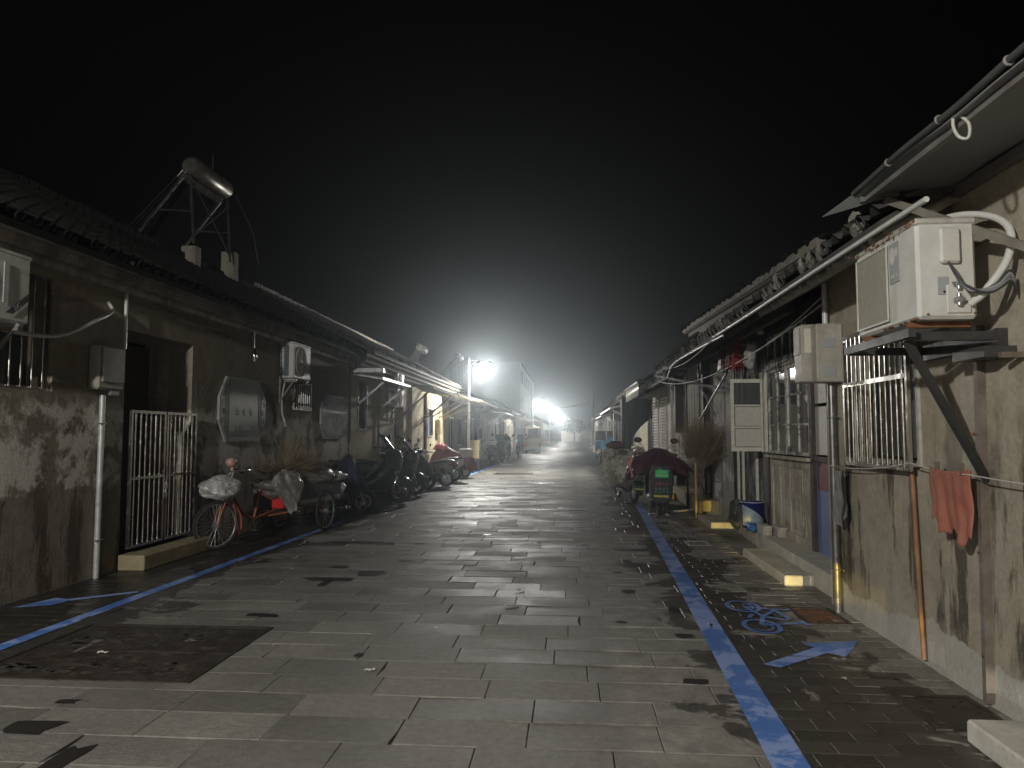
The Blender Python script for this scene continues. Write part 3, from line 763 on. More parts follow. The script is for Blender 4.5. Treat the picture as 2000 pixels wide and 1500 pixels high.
# gate
g = MB(); rect_frame(g, -5.24, 8.53, 9.30, .24, 1.89, .035, .03); rect_frame(g, -5.24, 9.33, 10.1, .24, 1.89, .035, .03)
g.box((-5.238,8.57,1.05),(-5.213,9.26,1.085)); g.box((-5.238,9.37,1.05),(-5.213,10.06,1.085))
gt = g.build('gate', M_inox, h, label='waist to shoulder high stainless steel barred gate')
b = MB(); bars(b, -5.226, 8.585, 9.245, .26, 1.87, 6, .011); bars(b, -5.226, 9.385, 10.045, .26, 1.87, 6, .011); b.build('bars', M_inox, gt)
k = MB(); k.tube([(-5.20,9.31,.85),(-5.19,9.31,1.0)], .012); k.rbox((-5.21,9.27,.9),(-5.19,9.35,.98),.004); k.build('latch', M_galv, gt)
s = MB().rbox((-5.29,8.46,0),(-4.96,10.12,.18), .012).build('doorstep', mat('worn ochre step', (.38,.32,.19), .85, 0, .2, 6, (.16,.14,.1), .5, .5), h)
# windows
wn = MB(); rect_frame(wn, XL-.06, 5.2, 7.25, 2.04, 3.2, .035, .03); wn = wn.build('window', M_inox, h, label='wide window behind steel bars')
b = MB(); bars(b, XL-.02, 5.25, 7.2, 2.06, 3.18, 13, .010); b.build('bars', M_inox, wn)
MB().box((XL-.3,5.2,2.05),(XL-.28,7.24,3.19)).build('pane', M_glass, wn)
c = MB(); c.grid(lambda u, w_: (XL-.2+.02*math.sin(u*30), 5.3+u*1.2, 2.15+w_*1.0), 40, 6); c.build('curtain', M_floral, wn)
wn = MB(); rect_frame(wn, XL-.01, 13.95, 14.95, 2.07, 2.62, .03, .03); wn = wn.build('window', M_inox, h, label='small barred window under the air conditioner')
b = MB(); bars(b, XL+.005, 13.98, 14.92, 2.09, 2.6, 8, .010); b.build('bars', M_inox, wn)
MB().box((XL-.3,13.95,2.08),(XL-.28,14.94,2.61)).build('pane', M_glass, wn)
# chalk marks
mb = MB(); M = frame_M((XL+.002, 10.3, 2.1), (0,1,0), (0,0,1))
put_text(mb, '146', .34, M @ Matrix.Translation((.1,.1,0)), .0005); mb.build('chalk_marks', M_chalk, h)

def rope_cable(name, pts, r, m, label, cat='cable', sagn=0, group=None):
    mb = MB(); mb.tube(pts, r, 6); o = mb.build(name, m, None, origin=pts[0]); tag(o, label, cat, group); return o
def sag(p0, p1, s, n=14):
    p0, p1 = Vector(p0), Vector(p1); return [tuple(p0.lerp(p1, i/n) - Vector((0,0,s*4*(i/n)*(1-i/n)))) for i in range(n+1)]
rope_cable('wall_cable', sag((-5.28,-2,3.36),(-5.28,17,3.36),.03), .006, M_cable, 'thin dark cable run under the left eave', group=None)
rope_cable('wall_cable', sag((-5.26,8.6,3.30),(-5.26,15.5,3.02),.10), .005, M_cable, 'slack dark cable below the eave above the first air conditioner')
def curve_pts(ctrl, n=24):   # Catmull-Rom through control points
    P = [Vector(p) for p in ctrl]; P = [P[0]*2-P[1]] + P + [P[-1]*2-P[-2]]; out = []
    m_ = len(P)-3
    for i in range(m_):
        a, b, c, d = P[i:i+4]; q = max(2, n//m_)
        for k in range(q):
            t = k/q; out.append(.5*((2*b)+(-a+c)*t+(2*a-5*b+4*c-d)*t*t+(-a+3*b-3*c+d)*t**3))
    out.append(P[-2]); return [tuple(p) for p in out]

# ---- air conditioner units ----
def ac_unit(label, side, x_wall, x_out, y0, y1, z0, z1, dirty=False, grille_m=None, near_coil=True, badge=False, group='air conditioner units on the walls', bracket=True, detail=True, fan=None):
    # long front (with fan) faces the street; side=-1: on left wall (street is +x), side=1: on right wall (street is -x)
    s = -side; xb = x_wall + s*.05; xf = x_out
    t = thing('air_conditioner', ((xb+xf)/2, (y0+y1)/2, z0), label, 'air conditioner', group)
    lo, hi = min(xb, xf), max(xb, xf); H = z1-z0
    body = MB().rbox((lo, y0, z0), (hi, y1, z1), .018).build('casing', M_white, t)
    top = MB().rbox((lo-.008, y0-.008, z1-.03), (hi+.008, y1+.008, z1+.012), .012).build('top_panel', M_whited if dirty else M_white, t)
    yc = y0+(y1-y0)*(fan or (.60 if side == 1 else .40)); rad = min(H*.42, (y1-y0)*.30)
    fx = xf + s*.012
    fr = MB()
    if badge:   # square dusty mesh panel instead of round grille
        gy0, gy1 = y0+(y1-y0)*.42, y1-.04
        fr.rbox((min(xf, fx), gy0, z0+.05), (max(xf, fx), gy1, z1-.06), .02); fr.build('fan_grille', grille_m or M_grille, t)
        e = MB(); rect_frame(e, fx, gy0-.01, gy1+.01, z0+.04, z1-.05, .012, s*.006); e.build('grille_rim', M_white, t)
    else:
        MB().disc((xf+s*.002, yc, z0+H*.5), (s,0,0), rad*1.02, 32).build('fan_shroud', M_black, t)
        for k in range(5): fr.torus((fx, yc, z0+H*.5), (1,0,0), rad*(.25+.18*k), .004, 32, 5)
        for k in range(26):
            a = 2*math.pi*k/26; fr.bar((fx, yc+rad*.15*math.cos(a), z0+H*.5+rad*.15*math.sin(a)), (fx, yc+rad*math.cos(a), z0+H*.5+rad*math.sin(a)), .0045)
        fr.disc((fx+s*.004, yc, z0+H*.5), (s,0,0), rad*.17, 20)
        fr.torus((xf+s*.004, yc, z0+H*.5), (1,0,0), rad*1.03, .012, 36, 6)
        fr.build('fan_grille', M_whited, t)
        bl = MB()
        for k in range(3):
            a = 2.1*k+.4; bl.add([(xf+s*.006, yc+rad*.1*math.cos(a), z0+H*.5+rad*.1*math.sin(a)), (xf+s*.008, yc+rad*.85*math.cos(a-.3), z0+H*.5+rad*.85*math.sin(a-.3)), (xf+s*.005, yc+rad*.85*math.cos(a+.35), z0+H*.5+rad*.85*math.sin(a+.35))], [(0,1,2)])
        bl.build('fan_blades', M_meter, t)
    if detail:
        if near_coil:  # near end: slotted frame and dark coil
            c = MB(); c.box((lo+.075, y0-.004, z0+.04), (hi-.10, y0+.002, z1-.05)); c = c.build('coil', mat('dark condenser coil', (.05,.065,.075), .5, .3, .2, 30), t)
            f = MB()
            n = 16
            for k in range(n): z = z0+.05+(H-.1)*k/n; f.box((lo+.078, y0-.007, z), (hi-.104, y0-.0045, z+.004))
            f.build('coil_fins', M_galv, c)
            sl = MB()
            for k in range(6): z = z0+.06+(H-.16)*k/5; sl.rbox((lo+.025, y0-.003, z), (lo+.045, y0+.004, z+.035), .004)
            sl.build('side_slots', M_black, t)
        else:
            c = MB()
            # electrics cover, label and valves at the near end
            cx = lo+.36*(hi-lo)
            c.rbox((cx, y0-.035, z0+H*.55), (cx+.11, y0-.001, z1-.05), .012); c.build('terminal_cover', M_white, t)
            MB().rbox((cx-.01, y0-.006, z0+H*.24), (cx+.05, y0-.001, z0+H*.42), .002).build('rating_label', M_logo, t)
            v = MB(); 
            v.rbox((hi-.17, y0-.012, z0+.03), (hi-.04, y0-.001, z0+H*.34), .01); v.build('valve_cover', M_white, t)
            v = MB()
            for zz, r_ in ((z0+.10, .018), (z0+.19, .015)):
                v.cyl((hi-.12, y0-.004, zz), (hi-.12, y0-.055, zz), r_, 10); v.cyl((hi-.12, y0-.04, zz-.03), (hi-.12, y0-.04, zz+.035), r_*.7, 10); v.cyl((hi-.15, y0-.04, zz), (hi-.09, y0-.04, zz), r_*.6, 8)
            v.build('valve', M_galv, t)
            sc_ = MB()
            for (a, b) in ((lo+.05, z0+.025), (hi-.02, z0+.03), (hi-.13, z0+H*.36), (hi-.18, z0+.15)): sc_.cyl((a, y0-.006, b), (a, y0+.002, b), .007, 8)
            sc_.build('screws', M_rust, t)
    ft = MB()
    for yy in (y0+.12, y1-.12): ft.rbox((lo-.01, yy-.02, z0-.035), (hi+.01, yy+.02, z0-.001), .004)
    ft.build('foot', M_rust if dirty else M_galv, t)
    if bracket:
        for yy in (y0+.12, y1-.12):
            br = MB(); br.bar((x_wall+s*.005, yy, z0-.05), (xf, yy, z0-.05), .035, .03); br.bar((x_wall+s*.015, yy, z0-.42), (xf-s*.06, yy, z0-.06), .028); br.bar((x_wall+s*.012, yy, z0-.45), (x_wall+s*.012, yy, z0+.05), .035, .02, (0,1,0))
            br.build('bracket', M_rustst, t)
    return t
ac_unit('white air conditioner with a printed corner badge at the left edge', -1, XL, -4.95, 5.5, 6.43, 2.60, 3.22, fan=.22)
t = bpy.data.objects['air_conditioner']
lg = MB(); M = frame_M((-4.936, 6.18, 2.72), (0,1,0), (0,0,1))
lg.poly([M @ Vector(p) for p in ((-.06,-.05,0),(.03,-.05,0),(.22,.10,0),(.22,.17,0))], (.002,0,0)); lg.build('badge', M_plaque_line, t)
lg = MB(); M2 = frame_M((-4.933, 6.26, 2.745), (0,.8,.62), (0,-.62,.8)); put_text(lg, 'DC', .06, M2, .001); lg.rbox((-4.94,6.08,2.75),(-4.925,6.10,3.12),.004)
rrg = random.Random(3)
for k in range(5): glyph(lg, (-4.936, 6.18+.045*k, 3.08), (0,1,0), (0,0,1), .03, rrg)
lg.build('badge_writing', M_logo, t)
ac_unit('grey white air conditioner over the small barred window on the left', -1, XL, -4.98, 13.15, 14.02, 2.62, 3.28)
rope_cable('drain_hose', curve_pts([(-5.2,13.3,2.6),(-5.25,13.3,2.3),(-5.27,13.35,2.0),(-5.26,13.5,1.75)]), .014, M_pvc, 'pale drain hose hanging below the second air conditioner', 'hose')
rope_cable('pipe_sleeve', curve_pts([(-5.27,5.9,2.62),(-5.12,6.4,2.55),(-5.08,7.0,2.58),(-5.1,7.6,2.82),(-5.2,8.05,3.0),(-5.28,8.1,3.12)]), .022, M_pvc, 'thick pale pipe sleeve curving across the left wall', 'pipe')
rope_cable('conduit', curve_pts([(-5.2,8.32,2.6),(-5.2,8.32,2.9),(-5.2,8.32,3.3),(-5.17,8.34,3.42),(-5.0,8.4,3.5)]), .020, M_pvc, 'white conduit rising from the left meter box to the eave', 'conduit')
# meter box + riser on left
t = thing('meter_box', (-5.2, 7.95, 2.08), 'beige electricity meter box on the left wall above a pipe', 'meter box')
MB().rbox((-5.295,7.80,2.10),(-5.165,8.28,2.60), .02).build('case', M_meter, t)
c = MB().rbox((-5.163,7.84,2.18),(-5.14,8.25,2.58), .015).build('cover', M_meter, t)
MB().rbox((-5.22,8.05,2.04),(-5.18,8.22,2.10), .008).build('clasp', M_galv, t)
t = thing('standpipe', (-5.27, 8.0, 0), 'galvanised pipe standing against the left wall under the meter box', 'pipe')
MB().tube([(-5.255,8.02,0),(-5.255,8.02,2.04)], .032, 14).build('pipe', mat('pale galvanised pipe', (.55,.57,.56), .4, .3, .2, 8, (.35,.36,.34), .4, .1), t)
for z in (.42, 1.72): cl = MB(); cl.torus((-5.255,8.02,z),(0,0,1),.036,.008,16,6); cl.bar((-5.23,7.93,z),(-5.23,8.11,z),.012); cl.build('clamp', M_galv, t)
t = thing('cable_bracket', (-5.0, 8.6, 3.6), 'row of white insulators on a bracket under the left eave', 'bracket')
MB().bar((-5.0,7.9,3.52),(-4.93,9.2,3.50),.02).build('rail', M_galv, t)
for k, y in enumerate((8.0,8.5,8.75,9.0,9.15)):
    MB().lathe((-4.95,y,3.49), [(0,0),(.022,0),(.03,.02),(.02,.04),(.03,.055),(.02,.08),(0,.085)], 12).build('insulator', mat('porcelain', (.6,.58,.52), .25, 0, .1, 5), t)
# hanging holder
t = thing('hanging_lamp_holder', (-5.2, 11.7, 3.25), 'small lamp holder hanging from a rod under the left eave', 'lamp holder')
MB().tube([(-5.27,11.7,3.3),(-5.1,11.7,3.28),(-5.1,11.7,3.0)], .012).build('rod', M_galv, t)
MB().lathe((-5.1,11.7,2.72), [(0,0),(.02,0),(.025,.08),(.045,.13),(.04,.2),(.015,.28),(0,.29)], 14).build('holder', M_chrome, t)

# ---- plaques ----
def plaque(y0, y1, z0, z1, label, shiny):
    t = thing('wall_plaque', (XL, (y0+y1)/2, z0), label, 'wall plaque', 'octagonal plaques on the left wall')
    yc = (y0+y1)/2; zc = (z0+z1)/2; hw = (y1-y0)/2; hh = (z1-z0)/2
    ptsf = lambda q: [(yc-hw*.72*q, zc-hh*q), (yc+hw*.72*q, zc-hh*q), (yc+hw*q, zc-hh*.35*q), (yc+hw*q, zc+hh*.35*q), (yc+hw*.72*q, zc+hh*q), (yc-hw*.72*q, zc+hh*q), (yc-hw*q, zc+hh*.35*q), (yc-hw*q, zc-hh*.35*q)]
    MB().poly([(XL+.01, a, b) for a, b in ptsf(1)], (.04,0,0)).build('rim', M_plaque_frame, t)
    MB().poly([(XL+.052, a, b) for a, b in ptsf(.96)], (.008,0,0)).build('face', mat('glossy plaque film', (.22,.26,.27), .12, 0, .3, 6, (.5,.5,.52), .3, 0, coat=.5) if shiny else M_plaque, t)
    fr = MB(); x = XL+.061; rr3 = random.Random(9)
    for sgn in (-1, 1):
        a0 = yc+sgn*hw*.66; fr.bar((x, a0, zc-hh*.92), (x, a0, zc+hh*.92), .012, .006)
        fr.bar((x, yc+sgn*hw*.76, zc-hh*.82), (x, yc+sgn*hw*.76, zc+hh*.82), .01, .006)
        for k in range(13):
            z = zc-hh*.8+hh*1.6*k/12; lim = .93 if abs(z-zc) < hh*.4 else .93-.3*(abs(z-zc)/hh-.4)
            fr.bar((x, yc+sgn*hw*(.68 if k % 2 else .76), z), (x, yc+sgn*hw*lim, z), .009, .006)
            if k % 2: fr.bar((x, yc+sgn*hw*(.80+.04*(k % 4)), z), (x, yc+sgn*hw*(.80+.04*(k % 4)), z+hh*.13), .009, .006, (0,1,0))
    fr.build('fretwork', M_plaque_line, t)
    ar = MB()
    for k in range(3): glyph(ar, (x+.001, yc-hw*.3+k*hw*.3, zc-hh*.05), (0,1,0), (0,0,1), hh*.28, rr3)
    base = zc-hh*.85
    for k in range(16):
        y = yc-hw*.58+hw*1.16*k/15; hgt = hh*rr3.uniform(.08, .42)
        ar.poly([(x, y-hw*.05, base), (x, y+hw*.05, base), (x, y+hw*.02, base+hgt), (x, y-hw*.02, base+hgt*.9)], (.002,0,0))
    ar.build('lettering', mat('plaque artwork', (.13,.14,.125), .5, 0, .2, 9), t)
plaque(10.85, 12.55, 1.48, 2.50, 'larger octagonal grey plaque with fretwork sides on the left wall, nearer one', False)
plaque(15.5, 17.3, 1.50, 2.46, 'smaller glossy octagonal plaque on the left wall, farther one', True)

# ---- solar water heater ----
t = thing('solar_water_heater', (-7.5, 14.8, 5.1), 'solar water heater with a slanted tank on the left roof', 'water heater')
zt = 6.95
mb = MB(); mb.tube([(-7.5,13.93,zt),(-7.5,14.0,zt),(-7.5,15.45,zt),(-7.5,15.5,zt)], [.14,.20,.20,.14], 24); mb.build('tank', M_solar, t)
mb = MB()
for k in range(18):
    y = 13.85+k*.1; mb.tube([(-7.62,y,zt-.17),(-9.0,y,5.35)], .024, 8)
mb.build('vacuum_tubes', mat('dark vacuum tube', (.03,.03,.04), .08, .3, .2, 5), t)
mb = MB()
for k in range(18):
    y = 13.85+k*.1; mb.tube([(-7.58,y,zt-.13),(-7.70,y,zt-.26)], .034, 8)
mb.build('tube_collars', M_chrome, t)
mb = MB()
for y in (13.9, 15.5):
    mb.bar((-7.45,y,zt-.2),(-7.35,y,5.35),.04); mb.bar((-7.6,y,zt-.25),(-8.9,y,5.1),.04); mb.bar((-7.4,y,6.0),(-8.1,y,6.05),.03)
mb.bar((-7.35,13.9,5.5),(-7.4,15.5,6.6),.025); mb.bar((-7.35,15.5,5.45),(-7.4,13.9,6.6),.025); mb.tube([(-7.5,14.9,zt+.2),(-7.5,14.9,zt+.6)],.015); mb.tube([(-7.3,15.6,zt-.1),(-7.2,16.3,6.2),(-7.1,16.4,5.5)], .014)
mb.build('stand', M_dark, t)
for y in (14.2, 15.9): 
    MB().rbox((-7.7,y-.12,4.9),(-7.4,y+.12,5.36+(.30 if y > 15 else 0)),.01).build('plinth', M_far, t)

# ======== LEFT, second house (yellow walls) ========
h = thing('house', (XL, 25, 0), 'ochre plastered house with mortared tile eave, second on the left', 'house')
ops = [(18.35,19.2,1.7,2.95),(22.3,23.6,0.1,2.9),(27.6,28.7,1.5,2.6)]
mb = wall_grid(MB(), XL+.02, 17.75, 32.6, -.02, 3.42, ops, -.4); mb.box((-12,17.75,0),(XL-.39,17.9,3.5)); mb.box((-12,32.4,0),(XL-.39,32.6,3.5)); mb.build('wall', M_L2, h)
mb = MB(); mb.add([(-12,32.61,3.5),(-7.9,32.61,5.2),(XL,32.61,3.6)], [(2,1,0)]); mb.add([(-12,17.8,3.5),(-7.9,17.8,5.2),(XL,17.8,3.6)], [(0,1,2)]); mb.build('gable', M_L2, h)
rf = tile_roof(h, -4.72, 3.66, -7.9, 5.3, 17.8, 32.7, M_tile, pitch=.22, end_m=M_tile_end, seed=8)
ridge(rf, -7.9, 5.3, 17.8, 32.7, M_cornice)
mb = MB(); mb.box((-5.28,17.75,3.48),(-4.80,32.7,3.57)); mb.box((-5.278,17.75,3.38),(-4.93,32.7,3.475)); mb.box((-5.277,17.75,3.29),(-5.05,32.7,3.375)); mb.build('cornice', mat('pale cornice', (.36,.34,.29), .85, 0, .25, 5, (.16,.15,.13), .5, .4), h)
wn = MB(); rect_frame(wn, XL+.0, 18.35, 19.2, 1.7, 2.95, .04, .03); wn = wn.build('window', M_dark, h); MB().box((XL-.12,18.38,1.74),(XL-.1,19.17,2.91)).build('pane', mat('dark slate shutter', (.05,.06,.075), .5), wn)
d = MB().rbox((XL-.3,22.32,.1),(XL-.25,23.58,2.88),.01).build('door', M_woodd, h)
wn = MB(); rect_frame(wn, XL+.02, 27.6, 28.7, 1.5, 2.6, .05, .03); wn = wn.build('window', M_cream, h, label='window with a pale blue pane'); MB().box((XL-.1,27.62,1.52),(XL-.08,28.68,2.58)).build('pane', M_bluedoor, wn)
MB().rbox((XL+.02,24.3,0),(XL+.14,25.1,3.45),.01).build('pilaster', M_L2, h)
for (y, z) in ((20.5,1.15),(25.9,1.2)): MB().rbox((XL+.022,y-.12,z),(XL+.032,y+.12,z+.3),.002).build('notice', mat('faded notice', (.5,.48,.38), .7), h)

def canopy(label, x_in, x_out, y0, y1, z_in, z_out, braces, m=None, mm=None, drop=.06, leg=None, group='canopies over the house fronts', bz=1.0, open_=False):
    t = thing('canopy', ((x_in+x_out)/2, (y0+y1)/2, z_out), label, 'canopy', group)
    mb = MB(); n = int((y1-y0)/.12)
    def fn(u, v_):
        y = y0+(y1-y0)*v_; return (x_in+(x_out-x_in)*u, y, z_in+(z_out-z_in)*u + .012*math.sin(v_*n*math.pi))
    if open_:
        for k in range(5): y = y0+.1+(y1-y0-.2)*k/4; MB().bar((x_in,y,z_in),(x_out,y,z_out),.035).build('rafter', mm or M_rustst, t)
    else: mb.grid(fn, 5, n*4+1, True); mb.build('sheet', m or M_corr, t, thick=.008)
    e = MB(); e.bar((x_out,y0,z_out-drop/2),(x_out,y1,z_out-drop/2),.03,drop); e.bar((x_in,y0+.02,z_in-.04),(x_out,y0+.02,z_out-.04),.04); e.bar((x_in,y1-.02,z_in-.04),(x_out,y1-.02,z_out-.04),.04); e.build('edge_beam', mm or M_rustst, t)
    for y in braces:
        MB().bar((x_in,y,z_in-bz),(x_out-(x_out-x_in)*.08,y,z_out-.06),.045).build('brace', mm or M_rustst, t)
    return t
M_yel = mat('faded yellow steel', (.42,.36,.20), .5, .1, .2, 6, (.25,.2,.12), .4, .1)
canopy('short shuttered canopy over the dark window on the second left house', XL+.03, -4.55, 17.9, 21.2, 3.12, 3.0, (18.4, 20.8), bz=.75, mm=M_galv)
canopy('open dark beamed awning frame by the glossy plaque house, before the first lamp', XL+.03, -4.05, 22.0, 26.4, 3.20, 3.02, (22.3, 26.1), mm=M_wood, bz=1.25, open_=True)
canopy('open yellow steel awning frame just before the first street lamp', XL+.03, -3.95, 26.7, 30.2, 3.25, 3.05, (26.9, 28.4, 30.0), mm=M_yel, bz=1.0, open_=True)
canopy('yellow steel canopy just beyond the first street lamp', XL+.03, -3.6, 30.6, 38.0, 3.35, 3.0, (31.0, 34.0, 37.6), mm=M_yel, bz=1.1)
t = thing('awning_cassette', (-4.9,18.0,3.2), 'rolled awning box jutting from the wall above the glossy plaque', 'awning')
MB().rbox((-5.28,17.75,3.08),(-4.5,17.98,3.24),.03).build('cassette', M_galv, t); MB().bar((-5.2,17.9,3.1),(-4.6,18.8,3.02),.03).build('arm', M_galv, t)
ac_unit('upper of the two small air conditioners on the ochre house', -1, XL+.02, -4.95, 21.3, 22.1, 3.02, 3.48, near_coil=True)
ac_unit('lower of the two small air conditioners on the ochre house', -1, XL+.02, -4.95, 21.3, 22.1, 2.42, 2.92, near_coil=True)
def wall_pipe(x, y, z0, z1, r, m, label, dx=0, dy=0, clamps=()):
    t = thing('wall_pipe', (x, y, z0), label, 'pipe')
    MB().tube(curve_pts([(x,y,z0),(x+dx*.3,y+dy*.3,z0+(z1-z0)*.3),(x+dx*.8,y+dy*.7,z0+(z1-z0)*.7),(x+dx,y+dy,z1)], 12), r, 12).build('pipe', m, t)
    for z in clamps: 
        c = MB(); c.torus((x,y,z),(0,0,1),r*1.12,.007,16,6); c.bar((x+r,y-r*2.2,z),(x+r,y+r*2.2,z),.010); c.build('clamp', m, t)
    return t
wall_pipe(XL+.07, 20.2, 1.0, 2.9, .03, M_dark, 'dark pipe below the short shuttered canopy')
wall_pipe(XL+.07, 27.0, 0, 3.1, .05, M_dark, 'dark downpipe right of the pilaster on the ochre house')
t = thing('meter_box', (XL, 30, 1.5), 'yellowish meter box near the first street lamp', 'meter box'); MB().rbox((XL+.03,29.3,1.6),(XL+.2,29.9,2.2),.02).build('case', M_yel, t); MB().rbox((XL+.2,29.35,1.65),(XL+.215,29.85,2.15),.01).build('cover', M_yel, t)
t = thing('utility_cabinet', (-4.0, 32, 0), 'pale yellow cabinet standing behind the first lamp post', 'cabinet'); MB().rbox((-4.25,31.6,.55),(-3.8,32.1,1.35),.02).build('case', M_yel, t)
mb = MB(); [mb.bar((a,b,0),(a,b,.56),.04) for a in (-4.2,-3.85) for b in (31.65,32.05)]; mb.build('leg', M_dark, t); MB().rbox((-3.86,31.62,.6),(-3.79,31.64,.9),.004).build('hinge', M_dark, t)
# ======== street lamps ========
def street_lamp(x, y, arm, h, label, power=1.0):
    t = thing('street_lamp', (x, y, 0), label, 'street lamp', 'street lamps along the left side')
    p = MB(); p.tube([(x,y,0),(x,y,h*.5),(x,y,h)], [.06,.05,.042], 14); p.tube([(x,y,0),(x,y,.03),(x,y,.04)], [.13,.13,.07], 14); p.build('post', M_galv, t)
    a = MB(); a.tube(curve_pts([(x,y,h-.12),(x+arm*.5,y,h-.12),(x+arm*.9,y,h-.16)]), .022, 10); a.build('arm', M_galv, t)
    hd = MB(); hd.rbox((x+arm*.75,y-.16,h-.30),(x+arm*.75+.62,y+.16,h-.17), .03); hd.rbox((x+arm*.75+.05,y-.1,h-.17),(x+arm*.75+.35,y+.1,h-.13),.02); hd = hd.build('lamp_head', M_dark, t)
    MB().blob((x+arm*.75+.33,y,h-.33), (.32,.24,.15), 0, 1, 12, 20, True).build('lens', M_lens, hd)
    L = bpy.data.lights.new('street_light', 'POINT'); L.energy = LAMP_POWER*power; L.color = LAMP_COL; L.shadow_soft_size = .12
    lo = bpy.data.objects.new('street_light', L); col.objects.link(lo); lo.location = (x+arm*.75+.33-x, 0, h-.62); lo.parent = t
    return t
street_lamp(-4.55, -3, .5, 5.0, 'lit street lamp behind the viewpoint on the left', 1.0)
street_lamp(-4.06, 30.2, .42, 4.75, 'largest lit street lamp, the one nearest in view', .64)
street_lamp(-2.98, 63, .42, 4.75, 'second lit street lamp away, beyond the tan van', .6)
street_lamp(-2.35, 93, .42, 4.75, 'third lit street lamp away', .6)
street_lamp(-1.75, 124, .42, 4.75, 'fourth lit street lamp away', .6)
street_lamp(-1.9, 156, .42, 4.75, 'farthest small street lamp at the end of the row', .6)

# ======== RIGHT, nearest house ========
h = thing('house', (XR, 2, 0), 'grey tan plastered house nearest on the right, with a barred window', 'house')
mb = wall_grid(MB(), XR, -5, 7.36, -.02, 3.22, [(5.47,6.6,1.40,2.38)], .3); mb.box((XR+.02,7.06,-.02),(6.8,7.355,3.2)); mb.build('wall', M_R1, h)
rf = tile_roof(h, 1.97, 2.98, 4.2, 4.2, 4.75, 8.2, M_tile, pitch=.235, course=.17, lump=.052, seed=11)
MB().poly([(2.5,-5,3.23),(4.2,-5,4.1),(4.2,-5,4.2),(2.5,-5,3.33)], (0,9.7,0)).build('rear_roof', M_tile, h)
rb = random.Random(4); mb = MB()
for k in range(15): y = 4.86+k*.235; mb.cyl((2.06+rb.uniform(-.03,.03), y, 2.90+rb.uniform(-.01,.01)), (2.5,y,3.13), .036+rb.uniform(0,.008), 10)
mb.build('rafters', M_conc, h)
MB().bar((2.03,4.76,2.925),(2.03,8.2,2.925),.03,.03).build('eave_board', M_woodd, h)
wn = MB(); rect_frame(wn, XR-.02, 5.44, 6.63, 1.37, 2.41, .035, .05); wn = wn.build('window', M_whited, h)
MB().box((XR+.16,5.47,1.42),(XR+.17,6.6,2.37)).build('pane', M_pane, wn)
[MB().box((XR+.13,y-.02,1.41),(XR+.155,y+.02,2.37)).build('sash', M_inox, wn) for y in (5.5,6.03,6.57)]
MB().grid(lambda u, v: (XR+.24+.02*math.sin(u*40), 5.5+u*1.08, 1.42+v*.95), 50, 4).build('curtain', mat('pale curtain', (.35,.34,.30), .8), wn)
g = MB(); rect_frame(g, XR-.10, 5.42, 6.64, 1.34, 2.44, .03, .025); g.box((XR-.102,5.45,2.0),(XR-.078,6.61,2.035))
g = g.build('window_grille', M_inox, h); b = MB(); bars(b, XR-.088, 5.47, 6.60, 1.36, 2.43, 12, .0105)
b.build('bars', M_inox, g); st = MB(); [st.bar((XR-.09,y,z),(XR,y,z),.018) for y in (5.45,6.6) for z in (1.38,2.4)]; st.build('stay', M_inox, g)

# canopy above right foreground
t = thing('canopy', (2.1, 3, 3.1), 'grey canopy jutting over the right foreground with a clamped edge roll', 'canopy')
mb = MB(); mb.grid(lambda u, v: (1.84+.66*u, .3+4.54*v, 3.115+.05*u+.02*math.sin(v*9)*(1-u)+.01*math.sin(v*23)), 8, 60); mb.build('sheet', M_canopy, t, thick=.008)
mb = MB(); mb.grid(lambda u, v: (1.84-.015-.05*u, .3+4.54*v, 3.15+.035*math.sin(u*3)), 4, 30)
mb = MB(); mb.tube([(1.825,.3+4.5*k/24,3.14+.006*math.sin(k)) for k in range(25)], .017, 10); mb.build('edge_roll', mat('grimy roll', (.05,.053,.05), .7), t)
[MB().torus((1.825,y,3.142),(0,1,0),.018,.007,14,6).build('clamp', mat('clamp rubber', (.2,.19,.17), .6), t) for y in [.8+.58*k for k in range(7)]]
mb = MB(); mb.bar((1.86,4.80,3.10),(2.48,4.80,3.15),.03,.05); mb.bar((1.9,.4,3.09),(1.9,4.8,3.09),.03); mb.bar((2.44,.4,3.12),(2.44,4.8,3.12),.04,.06); mb.bar((1.95,3.0,3.08),(2.44,3.0,3.12),.04,.05); mb.build('frame', mat('canopy rail', (.17,.165,.15), .5, .2), t)
MB().bar((2.02,4.78,3.08),(2.46,3.95,2.52),.045).build('brace', mat('canopy brace', (.20,.185,.15), .5, .2), t)
mb = MB(); mb.add([(1.70,5.02,3.05),(1.84,4.78,3.14),(2.0,4.78,3.09)], [(0,1,2)]); mb.build('corner_flap', M_canopy, t, thick=.006)
rope_cable('rope_tie', curve_pts([(1.85,3.62,3.13),(1.84,3.60,3.06),(1.85,3.57,3.0),(1.88,3.55,2.99),(1.89,3.56,3.06),(1.87,3.6,3.12)]), .008, M_cablew, 'loop of pale rope hanging from the canopy edge', 'rope')

